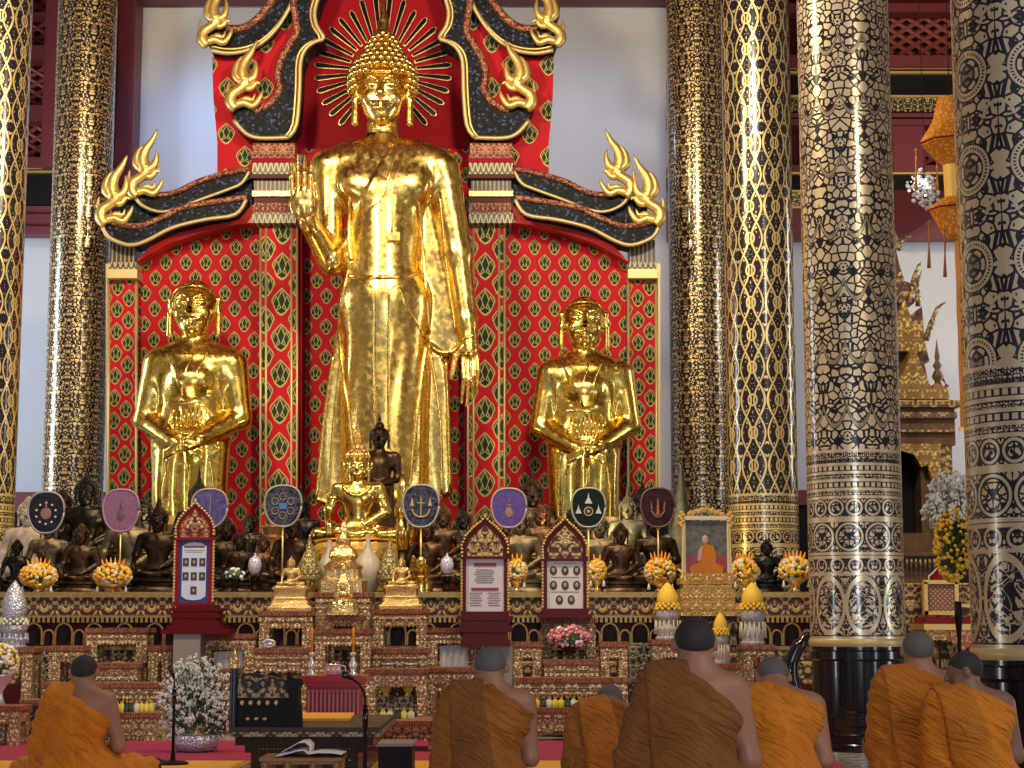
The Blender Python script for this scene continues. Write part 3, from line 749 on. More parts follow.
# ---- disciples with folded hands
def disciple():
    t = thing('disciple_statue', 'x', 'statue', (0, 0, 0), 'golden disciples flanking the tall Buddha')
    F = Fld((-.85, -.75, -.05), (.85, .5, 2.42), .017)
    def c(a, b, ra, rb=None, k=.08): F.cap(a, b, ra, rb, k)
    u = lambda x, y, d=0.0: ((x-190)/83., d, (520-y)/83.)      # photo pixels of the left figure -> metres
    for x in (172, 206): c(u(x, 440), u(x, 522), .27, .25, .08)
    F.ell(u(189, 425), (.44, .30, .45), .15); F.ell(u(189, 375), (.50, .29, .42), .15); F.ell(u(189, 400), (.36, .27, .4), .1)
    c(u(158, 362), u(224, 362), .19, .19, .15); c(u(176, 350), u(206, 350), .10, .1, .15); c(u(190, 352), u(190, 318), .17, .155, .06)
    c(u(153, 364), u(143, 420, -.06), .17, .13); c(u(143, 420, -.06), u(178, 445, -.42), .12, .085, .06)
    c(u(229, 364), u(238, 418, -.06), .17, .13); c(u(238, 418, -.06), u(205, 443, -.46), .12, .085, .06)
    F.ell(u(186, 449, -.45), (.13, .06, .07), .03); F.ell(u(197, 448, -.52), (.13, .06, .07), .03)
    for i in range(4):
        c(u(190, 446+i*2.6, -.50), u(208, 455+i*2.2, -.52), .024, .02, .008); c(u(188, 446+i*2.6, -.57), u(170, 455+i*2.4, -.50), .024, .02, .008)
    c(u(192, 443, -.57), u(200, 437, -.60), .026, .02, .01)
    F.ell((0, -.27, 1.66), (.2, .1, .13), .15)
    def rb(x, y, z, V):
        d = (x-.05)*.75 + (z-1.85)*-.35; m_ = np.clip((x+.28-(1.95-z)*.45)/.02, 0, 1)*(z < 2.0)
        f = .006*np.sin(x*34+np.sin(z*4)*1.2)*(z < .85)
        return V-.014*m_*(z > .95)-f
    F.mod(rb); F.build('body', GOLD2, t, sm=1); FD = F
    hs = .268; hc = (0, -.02, 2.57)
    F = Fld((-.40, -.40, 2.1), (.40, .40, 3.0), .0105); F.xf(None, hc, hs); head(F, k=.07); F.cap((0, .12, -1.0), (0, .2, -1.8), .62, .68, .1); F.build('head', GOLD2, t, sm=1)
    mb = MB(); ring = []
    for i in range(21):
        a = -1.35+2.7*i/20; ring.append(Vector((sin(a)*1.02*hs, hc[1]+(-cos(a)*1.06+.12)*hs, hc[2]+(.62+.28*cos(a*1.1)-.35*(abs(a)/1.35)**4)*hs)))
    mb.tube(ring, .012, 6); mb.build('hairline', GOLD2, t, True)
    for nm, pts, r in (('sash_clasp', [u(168, 405, -.30), u(185, 405, -.36), u(205, 408, -.34), u(212, 420, -.30)], .018), ('robe_drape', [u(176, 412, -.33), u(172, 424, -.36), u(180, 434, -.38), u(196, 436, -.38), (u(208, 425, -.35))], .02),
                       ('robe_drape', [u(182, 408, -.36), u(184, 420, -.38), u(190, 430, -.38), u(200, 426, -.37)], .016), ('robe_hem', [u(196, 352, -.2), u(188, 372, -.33), u(184, 400, -.34)], .012), ('robe_hem', [u(208, 352, -.2), u(199, 375, -.33), u(198, 402, -.34)], .012),
                       ('robe_fold', [u(172, 462, -.27), u(166, 490, -.27), u(168, 520, -.27)], .014), ('robe_fold', [u(192, 462, -.3), u(190, 490, -.2), u(190, 520, -.2)], .014), ('robe_fold', [u(212, 462, -.27), u(216, 490, -.26), u(216, 520, -.26)], .014)):
        MB().tube(snap(FD, catmull(pts, 5), r), r, 7).build(nm, GOLD2, t, True)
    mb = MB()
    for i in range(9): a = u(174+i*4.4, 412+3*sin(i), -.37); b = u(178+i*3.6, 433, -.37); mb.tube([a, b], .011, 5)
    mb.build('pleats', GOLD2, t, True)
    MB().lathe([(.50, .02), (.52, -.08), (.45, -.16), (.45, -.3), (.50, -.36), (.52, -.5), (.52, -.60), (.54, -.67)], n=32).build('pedestal', GILT, t, 40)
    return t
YD = 22.1
d1 = disciple(); p = P(190, 520, YD); d1.location = p; d1.scale = (1.02,)*3; d1['label'] = 'golden bald disciple statue with crossed hands, standing left of the tall golden Buddha'
# same sculptor's pair: a little smaller on the other side
p = P(585, 520, YD); dup(d1, p, 0, .95, 'golden bald disciple statue with crossed hands, standing right of the tall golden Buddha')
# ---------------------------------------------------------------- the altar
TZ = 1.60; AZ = P(0, 592, 18.6).z; YA = 18.6
t = thing('altar_tier', 'dark red upper tier behind the altar carrying the back rows of statues', 'altar tier', (-1.6, 20.2, 0))
MB().box(-5.3, 2.05, 20.2, 22.9, 0, TZ).build('tier', MAROON, t); MB().box(-5.34, 2.08, 20.16, 20.2, TZ-.06, TZ+.0).build('gilt_edge', GILT, t)
altar = thing('altar', 'long carved red and gilt altar table supporting the rows of statues', 'altar', (-1.6, YA, 0))
AX0, AX1 = -5.65, 3.45
def aband(name, y0, y1, grow, mt, z0=None):
    a = P(0, y1, YA).z if z0 is None else z0; b = P(0, y0, YA).z
    return MB().box(AX0, AX1, YA-grow, 20.14, a, b).build(name, mt, altar)
aband('top_ledge', 592, 597.5, .06, OLDG); aband('frieze', 597.5, 615.5, .03, CARVE_D); aband('gilt_fillet', 615.5, 617.5, .05, OLDG)
aband('arcade_back', 617.5, 646, -.06, MAROON); aband('lower_ledge', 646, 650, .03, OLDG); aband('lower_frieze', 650, 684, 0, CARVE_D); aband('base', 684, 740, .02, MAROON, 0)
mb = MB(); k = 0; x = AX0+.05
while x < AX1-.05: mb.box(x, x+.028, YA-.05, YA+.02, P(0, 622.5, YA).z, P(0, 617.5, YA).z); x += .05
mb.build('dentils', OLDG, altar); mb = MB(); md = MB(); x = AX0+.14; ks = 0
while x < AX1-.1:
    w = .052 if ks % 2 else .085; z0 = P(0, 645, YA).z; zc = P(0, 633 if ks % 2 == 0 else 636, YA).z
    pts = [Vector((x-w, YA-.03, z0)), Vector((x-w, YA-.03, zc))]+[Vector((x-w*cos(a), YA-.03, zc+w*1.15*sin(a))) for a in np.linspace(.3, PI-.3, 7)]+[Vector((x+w, YA-.03, zc)), Vector((x+w, YA-.03, z0))]
    mb.tube(pts, .012, 6); md.box(x-w*.45, x+w*.45, YA-.08, YA-.04, z0, zc+w*.3); ks += 1; x += .155
mb.build('arches', OLDG, altar); md.split('arch_niche', SOOT, altar, (8, 6))
# ---------------------------------------------------------------- gilded offering tables
GT = 'carved gilt offering tables before the altar'
def gtable(x0, x1, yt, Y, ap, leg, label, dep=.42, cm=None, tiers=1, name='offering_table', back=True, z0=0.0, grp=GT):
    cm = cm or CARVE; u = Y/FPX; zt = P(0, yt, Y).z; X0 = P(x0, yt, Y).x; X1 = P(x1, yt, Y).x
    t = thing(name, label, 'table', ((X0+X1)/2, Y, z0), grp)
    MB().box(X0-u, X1+u, Y-u, Y+dep+u, zt-4.5*u, zt).box(X0, X1, Y, Y+dep, zt-6*u, zt-4.5*u).build('tabletop', PETAL, t)
    mb = MB().box(X0+u, X1-u, Y+.2*u, Y+dep-u, zt-ap*u, zt-6*u)
    zz = zt-8.5*u
    while zz > zt-(ap-2)*u: mb.box(X0, X1, Y-1.0*u, Y+.5*u, zz-1.1*u, zz); zz -= 6*u
    n = max(3, int((x1-x0)/4.2))
    for i in range(n): xx = X0+leg*u*.4+(X1-X0-leg*u*.8)*(i+.5)/n; mb.sph((xx, Y-.1*u, zt-ap*u), (1.7*u, .8*u, 2.2*u), 6, 4)
    mb.build('apron', cm, t)
    for sx in (0, 1):
        for sy in ((0, 1) if back else (0,)):
            lx = X0+u*.5 if sx == 0 else X1-leg*u-u*.5; ly = Y if sy == 0 else Y+dep-leg*u
            m2 = MB().box(lx, lx+leg*u, ly, ly+leg*u*.8, z0+.05, zt-6*u)
            m2.box(lx-u*.8 if sx == 0 else lx-u*.2, lx+leg*u+(u*.2 if sx == 0 else u*.8), ly-u, ly+leg*u*.8, z0, z0+.06)
            if leg > 6: m2.box(lx+leg*u*.35, lx+leg*u*.65, ly-u*.8, ly, z0+.05, zt-8*u)
            m2.build('leg', cm, t)
    return t
GTL = [
 (86, 148, 628, 17.95, 15, 11, 'portal-shaped gilt table, tallest of the left cluster above the seated monk'),
 (49, 84, 646, 17.7, 14, 11, 'narrow gilt table with slit opening, left of the tallest table behind the seated monk'),
 (148.5, 172, 646, 17.7, 14, 9, 'narrow gilt table with slit opening beside the grey panel'),
 (92, 138, 663.5, 17.45, 18, 7, 'low gilt table stepped in front of the tallest table of the left cluster'),
 (41, 166, 683, 16.95, 15, 9, 'wide gilt table with small yellow bottles beneath, behind the seated monk'),
 (24, 156, 713, 16.4, 24, 10, 'long low gilt table, lowest in front of the left cluster'),
 (-14, 20, 706, 15.6, 16, 10, 'gilt table with curved carved leg cut by the left edge'),
 (-18, 33, 648, 17.6, 12, 10, 'brownish gilt table behind the yellow bouquet at the left edge'),
 (200, 256, 634, 17.8, 14, 11, 'gilt table with white cloth hanging in its opening, left of the black carved bench'),
 (196, 236, 669, 17.3, 19, 8, 'low gilt table stepped before the table with white cloth, above the white flowers'),
 (259, 313, 611, 17.75, 16, 10, 'gilt table carrying the left brass Buddha'),
 (315, 371, 592.5, 17.9, 18, 11, 'highest gilt table, in the centre under the brass stupa'),
 (373, 427, 609, 17.75, 16, 10, 'gilt table carrying the right brass Buddha'),
 (325, 361, 615, 17.4, 10, 6, 'small gilt table stepped in front of the highest centre table'),
 (315, 371, 629, 17.0, 15, 10, 'gilt table with dark opening behind the silver bowl and candles'),
 (254, 311, 648.5, 17.1, 22, 8, 'gilt step table below the left brass Buddha table, with a small silver dish'),
 (372.5, 427, 648.5, 17.1, 22, 8, 'gilt step table below the right brass Buddha table'),
 (427, 481, 628, 17.8, 14, 10, 'gilt table with white cloth in its opening, left of the white-panel sign'),
 (366, 427, 669, 16.6, 16, 9, 'gilt portal table with yellow lamps inside, right of the red pleated table'),
 (427, 476, 667.5, 17.0, 22, 8, 'gilt step table left of the kneeling monk with the cropped grey head'),
 (513, 542, 642, 17.6, 15, 9, 'narrow gilt table with slit opening left of the pink flowers'),
 (600, 628, 642, 17.6, 15, 9, 'narrow gilt table with slit opening right of the pink flowers'),
 (541, 596, 618, 17.9, 14, 9, 'gilt table behind the pink flowers under the portrait board'),
 (544, 599, 660, 17.3, 17, 7, 'gilt step table in front of the pink flowers'),
 (516, 628, 678, 16.9, 17, 9, 'wide gilt table with small bottles beneath, right of centre'),
 (514, 630, 708, 16.35, 22, 9, 'low gilt table in front, between the two kneeling monks'),
 (652, 700, 640, 17.7, 16, 10, 'gilt table under the left white pedestal, behind the large monk'),
 (701, 741, 664, 17.3, 16, 9, 'lower gilt table right of the large monk head'),
 (743, 775, 645, 17.7, 18, 10, 'gilt table under the right white pedestal'),
]
TB = {}
for a in GTL: TB[(a[0], a[2])] = gtable(*a[:6], a[6], dep=.36)
gtable(368, 436, 721, 14.9, 17, 7, 'low red carved table with gilt lower edge, right of the black bench', .6, CARVE_R, z0=.021)
gtable(20, 50, 700, 16.0, 30, 12, 'dark gilt side table left of the seated monk', .3, CARVE_D)
# dark carved fillers between tables
def pbx(name, x0, y0, x1, y1, Y, dep, mt, label, cat, z0=None):
    o = pbox(x0, y0, x1, y1, Y, dep)
    if z0 is not None:
        zm = min(v[2] for v in o.v); o.v = [(v[0], v[1], z0 if abs(v[2]-zm) < 1e-6 else v[2]) for v in o.v]
    o = o.build(name, mt); return tag(o, label, cat)
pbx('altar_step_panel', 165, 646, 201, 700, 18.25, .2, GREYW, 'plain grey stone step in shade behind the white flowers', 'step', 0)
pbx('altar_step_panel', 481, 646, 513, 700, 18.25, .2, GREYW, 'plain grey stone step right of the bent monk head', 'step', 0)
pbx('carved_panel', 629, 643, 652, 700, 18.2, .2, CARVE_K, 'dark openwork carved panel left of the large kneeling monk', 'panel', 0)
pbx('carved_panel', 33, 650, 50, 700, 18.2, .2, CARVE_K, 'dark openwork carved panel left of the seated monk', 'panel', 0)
# white cloths in the two openings
def fcloth(x0, y0, x1, y1, Y, label):
    u = Y/FPX; mb = MB(); n = 14; a = P(x0, y0, Y); b = P(x1, y1, Y); vs = []; fs = []
    for j in range(2):
        for i in range(n+1):
            for k in range(8):
                vs.append((a.x+(b.x-a.x)*i/n, Y+j*.03+.012*sin(i*1.9+k*.4), a.z+(b.z-a.z)*k/7-(.01*sin(i*2.3) if k == 7 else 0)-.02*(1-i/n)*(k == 0)))
    for j in range(2):
        for i in range(n):
            for k in range(7):
                q = j*(n+1)*8+i*8+k; fs.append((q, q+8, q+9, q+1))
    o = link('cloth', vs, fs, cloth('pale_cloth', (.72, .66, .63)), None, True); tag(o, label, 'cloth', 'pale cloths draped in the tables')
fcloth(214, 650, 242, 700, 17.84, 'pale cloth draped in the opening of the gilt table left of the black bench')
fcloth(440, 644, 468, 700, 17.84, 'pale cloth draped in the opening of the gilt table right of centre')
# glass bottles under the shelves
def bottle_proto(mt, h):
    t = thing('glass_bottle', 'x', 'bottle', (0, 0, 0))
    MB().lathe([(.026, 0), (.03, .01), (.03, h*.62), (.014, h*.8), (.014, h*.9)], n=10).build('glass', mt, t, True); MB().lathe([(.017, h*.9), (.017, h)], n=8).build('cap', GILT, t)
    return t
YG1 = mat('yellow_glass', color=(.75, .62, .08), rough=.15, coat=.5); GG1 = mat('dark_green_glass', color=(.03, .06, .03), rough=.12, coat=.6); CLR = mat('pale_glass', color=(.65, .66, .5), rough=.15)
first = {}
def bottle(px, py, Y, mt, h, group, label):
    k = (mt.name, h)
    if k not in first: o = first[k] = bottle_proto(mt, h); o.location = P(px, py, Y)
    else: o = dup(first[k], P(px, py, Y))
    o['group'] = group; o['label'] = label
for i in range(9): bottle(112+i*4.9, 712.6, 16.55, (YG1, YG1, YG1, GG1, GG1, CLR)[i % 6], .105, 'bottles under the left wide table', 'small glass bottle in the row under the wide gilt table beside the seated monk')
for i in range(8): bottle(537+i*6.1, 707.6, 16.5, (YG1, GG1, CLR, YG1)[i % 4], .095, 'bottles under the right wide table', 'small glass bottle in the row under the wide gilt table right of centre')
for i in range(5): bottle(383+i*7, 720.6, 15.25, (YG1, CLR, GG1)[i % 3], .10, 'bottles on the red table', 'small glass bottle standing on the low red carved table')
gt = P(0, 697, 16.75).z
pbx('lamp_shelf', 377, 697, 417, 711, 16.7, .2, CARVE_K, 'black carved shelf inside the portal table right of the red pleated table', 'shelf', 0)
for i in range(3):
    p = P(386+i*11, 697, 16.8)
    o = MB().lathe([(.03, 0), (.045, .01), (.02, .03), (.045, .06), (.055, .10), (.045, .135), (.02, .15)], p, 12).build('lamp', YG1 if i != 1 else GG1, None, True)
    tag(o, 'yellow glass lamp on the shelf inside the portal table' if i != 1 else 'dark green glass lamp between two yellow ones inside the portal table', 'lamp', 'lamps in the portal table')
# ---------------------------------------------------------------- red pleated table, bowl, candles
p0 = P(300, 676, 14.4); p1 = P(367, 676, 14.4); u = 14.4/FPX
t = thing('red_table', 'small red lacquered table with fluted skirt under the silver bowl and candles', 'table', ((p0.x+p1.x)/2, 14.4, 0))
MB().box(p0.x, p1.x, 14.35, 14.85, p0.z-.045, p0.z).box(p0.x+.04, p1.x-.04, 14.38, 14.83, p0.z-.08, p0.z-.045).build('tabletop', mat('red_lacquer', color=(.42, .008, .015), rough=.25, coat=.4), t)
RL = bpy.data.materials['red_lacquer']
MB().box(p0.x+.05, p1.x-.05, 14.42, 14.80, .0, p0.z-.08).build('skirt', RL, t)
mb = MB(); n = 13
for i in range(n): xx = p0.x+.07+(p1.x-p0.x-.14)*i/(n-1); mb.tube([(xx, 14.41, p0.z-.12), (xx, 14.41, p0.z-.40)], .008, 6); mb.sph((xx, 14.405, p0.z-.12), .014, 6, 4)
mb.build('fluting', mat('pale_red', color=(.50, .22, .22), rough=.4), t)
RT = p0.z
p = P(333, 676, 14.55); t = thing('silver_bowl', 'silver water bowl with handle on the red fluted table', 'bowl', (p.x, 14.55, RT))
MB().lathe([(.045, 0), (.062, .012), (.066, .05), (.064, .085), (.07, .09), (.062, .088), (.058, .02), (.0, .018)], (p.x, 14.55, RT), 24).build('bowl', SILVER, t, True)
MB().tube(catmull([(p.x+.062, 14.55, RT+.075), (p.x+.095, 14.55, RT+.07), (p.x+.095, 14.55, RT+.03), (p.x+.062, 14.55, RT+.025)], 4), .006, 6).build('handle', SILVER, t, True)
for cx_, lab in ((311.5, 'lit orange candle in glass holder on the left of the silver bowl'), (353, 'orange candle in silver holder on the right of the silver bowl')):
    p = P(cx_, 676, 14.55); t = thing('candle_stick', lab, 'candle', (p.x, 14.55, RT)); q = (p.x, 14.55, RT)
    MB().lathe([(.04, 0), (.042, .01), (.018, .03), (.03, .06), (.036, .09), (.016, .12), (.012, .15), (.024, .165), (.024, .18)], q, 16).build('holder', SILVER, t, True)
    MB().lathe([(.011, .175), (.010, .37), (.003, .38)], q, 10).build('candle', ORG, t, True)
# ---------------------------------------------------------------- flat-faced boards
def board(cx, y0, y1, x0, x1, Y, frame_m, label, kind, ped, crest_y):
    """y0..y1 panel rectangle; crest above; stepped pedestal below"""
    u = Y/FPX; a = P(x0, y1, Y); b = P(x1, y0, Y); bx = (P(x0, y0, Y).x+P(x1, y0, Y).x)/2; hw = (b.x-a.x)/2; z0, z1 = a.z, b.z
    t = thing('notice_board', label, 'board', (bx, Y, P(0, ped[-1][1], Y).z))
    fr = MB(); w = 4.2*u
    for s in (-1, 1):
        fr.box(bx+s*hw-(w if s < 0 else 0), bx+s*hw+(0 if s < 0 else w), Y-.02, Y+.05, z0, z1)
    fr.box(bx-hw-w-.01, bx+hw+w+.01, Y-.03, Y+.05, z1, z1+2.6*u); fr.box(bx-hw-w-.01, bx+hw+w+.01, Y-.03, Y+.05, z0-2.5*u, z0); fr.build('frame', frame_m, t)
    sc_ = MB(); n = int((z1-z0)/(3.2*u))
    for s in (-1, 1):
        for i in range(n): sc_.sph((bx+s*(hw+w), Y-.015, z0+(i+.5)*(z1-z0)/n), (1.5*u, 1.3*u, 1.9*u), 6, 4)
    sc_.build('scalloped_edge', GILTP if kind == 'blue' else GILT, t)
    zt = P(0, crest_y, Y).z; zb = z1+2.6*u; hh = zt-zb; W_ = hw+w*.9
    arch = [(bx-W_, zb), (bx-W_*1.02, zb+hh*.28), (bx-W_*.85, zb+hh*.52), (bx-W_*.5, zb+hh*.74), (bx-W_*.2, zb+hh*.88), (bx, zt)]; arch += [(2*bx-x, z) for x, z in arch[-2::-1]]
    MB().prism(arch, Y, Y+.04).build('crest', frame_m, t)
    ins = [(bx+(x-bx)*.78, zb+(z-zb)*.80) for x, z in arch]; MB().prism(ins, Y-.022, Y+.01).build('crest_carving', CARVE_D if kind != 'blue' else CARVE_R, t)
    mb = MB()
    for i in range(len(arch)-1):
        A, B = Vector((arch[i][0], Y-.01, arch[i][1])), Vector((arch[i+1][0], Y-.01, arch[i+1][1])); k = max(2, int((B-A).length/(2.8*u)))
        for j in range(k): q = A.lerp(B, j/k); mb.sph(q, 1.5*u, 6, 4)
    mb.sph((bx, Y-.01, zt+.01), (1.5*u, 1.5*u, 3*u), 6, 4); mb.build('crest_beads', GILTP if kind == 'blue' else GILT, t)
    mb = MB(); q = Vector((bx, Y, zb+hh*.33))
    for s in (-1, 1):
        for dx, dz, r in ((0.0, 0, 3), (4, 2.5, 2.2), (7, -1.5, 1.8), (3, 6.5, 1.8), (9.5, 2, 1.3), (1.2, 10, 1.3), (6, 6, 1.2)): mb.sph((bx+s*dx*u, Y-.025, q.z+dz*u), (r*u, .8*u, r*u), 7, 4)
    mb.build('crest_leaves', GILTP, t)
    pm = mat('panel_'+kind, color={'blue': (.03, .06, .26), 'text': (.62, .57, .60), 'faces': (.66, .62, .58)}[kind], rough=.5)
    pn = MB().box(bx-hw, bx+hw, Y, Y+.02, z0, z1).build('panel', pm, t)
    prt = MB(); bars = MB(); dots = MB(); skin = MB()
    if kind == 'blue':
        r_ = hw*.80; zc = (z0+z1)/2; hz = (z1-z0)/2*.93
        o_ = [(bx-r_, zc-hz*.86), (bx-r_, zc+hz*.86), (bx-r_*.6, zc+hz*.97), (bx, zc+hz), (bx+r_*.6, zc+hz*.97), (bx+r_, zc+hz*.86), (bx+r_, zc-hz*.86), (bx+r_*.6, zc-hz*.97), (bx, zc-hz), (bx-r_*.6, zc-hz*.97)]
        MB().prism(o_, Y-.006, Y).build('sheet', mat('pale_blue_sheet', color=(.60, .66, .85), rough=.5), t)
        bars.box(bx-hw*.7, bx+hw*.7, Y-.008, Y-.006, z1-7.6*u, z1-5.6*u)
        spots = [(i, j) for j in (0, 1) for i in (-1, 0, 1)]+[(0, 2)]
        for i, j in spots: dots.box(bx+(i*8.2-3)*u, bx+(i*8.2+3)*u, Y-.009, Y-.006, z1-(18+j*14+8)*u, z1-(18+j*14)*u)
        for i, j in spots: skin.sph((bx+i*8.2*u, Y-.009, z1-(18+j*14+4)*u), (1.3*u, .3*u, 1.8*u), 8, 5)
        for k in range(2): prt.box(bx-hw*(.68-.12*k), bx+hw*(.68-.12*k), Y-.008, Y-.006, z1-(10.5+k*1.8)*u, z1-(9.9+k*1.8)*u)
    elif kind == 'text':
        bars.box(bx-11*u, bx+11*u, Y-.006, Y, z1-7*u, z1-4*u); bars.box(bx-13.5*u, bx+13.5*u, Y-.006, Y, z1-31*u, z1-28.5*u)
        for k in range(7): prt.box(bx-(8.5+k % 3)*u, bx+(7.5+(k*2) % 3)*u, Y-.004, Y, z1-(11+k*2.1)*u, z1-(10.2+k*2.1)*u)
        for k in range(6):
            for s in (-1, 1): prt.box(bx+(s*9-6.5+(k*3) % 2)*u, bx+(s*9+6.5-(k*5) % 3)*u, Y-.004, Y, z1-(34+k*2.4)*u, z1-(33.2+k*2.4)*u)
    else:
        spots = [(-1, 0), (0, 0), (1, 0), (-1, 1), (0, 1), (1, 1), (-.5, 2), (.52, 2)]
        for n_, (i, j) in enumerate(spots):
            q = (bx+i*11.6*u, Y-.003, z1-(9.5+j*14.5)*u)
            dots.sph(q, (3.7*u, .004, 4.7*u), 14, 7); skin.sph((q[0], Y-.009, q[2]+.3*u), (1.7*u, .004, 2.3*u), 10, 5)
        for j in range(2): prt.box(bx-14*u, bx+14*u, Y-.004, Y, z1-(16.2+j*14.5)*u, z1-(15.6+j*14.5)*u)
        prt.box(bx-12*u, bx+12*u, Y-.004, Y, z1-2.8*u, z1-2.0*u)
    if prt.v: prt.split('printed_line', mat('print_grey_'+kind, color=(.25, .22, .28), rough=.6), t, (8, 6))
    if bars.v: bars.split('heading_bar', mat('print_red_'+kind, color=(.20, .04, .05), rough=.6), t, (8, 6))
    if dots.v: dots.split('portrait_photo', mat('photo_dark_'+kind, color=(.045, .045, .055), rough=.5), t, (8, 6) if kind == 'blue' else (86, 98))
    if skin.v: skin.split('portrait_face', mat('photo_face_'+kind, color=(.42, .30, .26), rough=.5), t, (34, 40) if kind == 'blue' else (42, 50))
    mb = MB(); n = len(ped)
    for i in range(n-1):
        (xa, ya), (xb, yb) = ped[i], ped[i+1]; h = P(xa, ya, Y); X0 = P(cx-xa, ya, Y).x; X1 = P(cx+xa, ya, Y).x
        mb.box(X0, X1, Y-.02-xa*.0015, Y+.3+xa*.0015, P(0, yb, Y).z, P(0, ya, Y).z)
    mb.build('stepped_base', mat('base_red', color=(.11, .005, .008), rough=.5, spec=.15) if kind == 'blue' else MAROON, t)
    return t
board(196, 540, 602.5, 179, 210.5, 17.55, DEEPRED, 'blue board with portrait photos in gilt scalloped frame on a red stepped base', 'blue', [(19, 605), (26, 608), (22, 611), (24, 614), (21, 618), (24, 621), (28, 625), (34, 629), (31, 634)], 502)
pbx('stone_support', 172, 634, 199, 760, 17.5, .3, GREYW, 'plain grey support block under the base of the blue board', 'stand', 0)
board(485.5, 559, 611.5, 466, 504, 17.6, MAROON, 'white text board in a dark red gilt-crested frame beside the blue fan', 'text', [(23, 613), (28, 616), (24, 620), (27, 625), (22, 632), (25, 640), (20, 646)], 517)
pbx('stone_support', 483, 646, 512, 760, 17.6, .3, GREYW, 'plain grey support block under the white text board', 'stand', 0)
board(565, 561, 608.5, 547, 583, 17.65, MAROON, 'white board with eight oval portraits in dark red gilt frame behind pink flowers', 'faces', [(22, 610.5), (27, 614), (23, 618)], 518)
# framed portrait on a gold pedestal
Y = 18.0; u = Y/FPX; a = P(684, 573, Y); b = P(727, 521, Y); bx = P(706, 540, Y).x
t = thing('framed_portrait', 'portrait of a seated monk in a gilt frame on a gold pedestal', 'portrait', (bx, Y, P(0, 616, Y).z))
MB().box(bx-21*u, bx+21*u, Y, Y+.02, a.z, b.z).build('picture', mat('portrait_dark', lambda: dict(color=mix(coords()[2] > (P(0, 556, Y).z-P(0, 616, Y).z), (.28, .025, .03), mix(vor(None, 18), (.03, .035, .03), (.16, .14, .09))), rough=.35)), t)
pc = P(706, 573, Y)
mb = MB().prism([(bx-16*u, a.z), (bx-17*u, a.z+6*u), (bx-8*u, a.z+10*u), (bx-9*u, a.z+18*u), (bx-6*u, a.z+26*u), (bx, a.z+29*u), (bx+7*u, a.z+27*u), (bx+10*u, a.z+17*u), (bx+9*u, a.z+10*u), (bx+17*u, a.z+6*u), (bx+16*u, a.z)], Y-.008, Y); mb.build('painted_robe', cloth('orange_paint', (.60, .19, .02)), t)
MB().sph((bx-1*u, Y-.006, a.z+33*u), (3.3*u, .008, 4.6*u), 12, 7).prism([(bx-8*u, a.z+22*u), (bx-3*u, a.z+28*u), (bx-5*u, a.z+13*u), (bx-9*u, a.z+12*u)], Y-.012, Y-.004).build('painted_skin', mat('painted_skin', color=(.55, .33, .27), rough=.5), t)
fr = MB()
for s in (-1, 1): fr.box(bx+s*22.5*u-1.8*u, bx+s*22.5*u+1.8*u, Y-.03, Y+.04, a.z-2*u, b.z+2*u)
fr.box(bx-25*u, bx+25*u, Y-.03, Y+.04, b.z+1*u, b.z+5*u).box(bx-24*u, bx+24*u, Y-.03, Y+.04, a.z-3*u, a.z); fr.build('frame', CREAM, t)
for s in (-1, 1):
    mb = MB()
    for k in range(7): mb.sph((bx+s*(24.5+1.6*sin(k*2.1))*u, Y-.03, b.z+(k*2.2-5)*u), (2.6*u, 1.5*u, 2.2*u), 6, 4)
    mb.tube(catmull([(bx+s*23*u, Y-.03, b.z-6*u), (bx+s*23.5*u, Y-.035, (a.z+b.z)/2), (bx+s*24*u, Y-.04, a.z-2*u)] + [(bx+s*20*u, Y-.05, a.z-2*u), (bx+s*26*u, Y-.05, a.z-6*u), (bx+s*24*u, Y-.05, a.z-1*u), (bx+s*29*u, Y-.05, a.z+4*u)], 4), 1.2*u, 6); mb.build('carved_ornament', GILT, t)
mb = MB()
for k in range(18): xx = -17+k*2; mb.sph((bx+xx*u, Y-.02, b.z+(7+5*(1-abs(xx)/17)+1.2*sin(k*2.2))*u), (2.2*u, 1.3*u, 2.4*u), 6, 4)
mb.build('carved_ornament', GILT, t)
mb = MB()
for y0, y1, hw in ((573, 578, 24), (578, 584, 27), (584, 589, 24), (589, 603, 27), (603, 607, 32), (607, 610, 35), (610, 616, 33)): mb.box(bx-hw*u, bx+hw*u, Y-.03-hw*.002, Y+.3, P(0, y1, Y).z, P(0, y0, Y).z)
mb.build('gold_pedestal', m_carved('pedestal_gold', (.95, .70, .25), (.45, .25, .06), 34, .46, .9), t)
pbx('gilt_support', 675, 616, 738, 760, 18.05, .3, CARVE_D, 'dark carved support under the gold portrait pedestal', 'stand', 0)
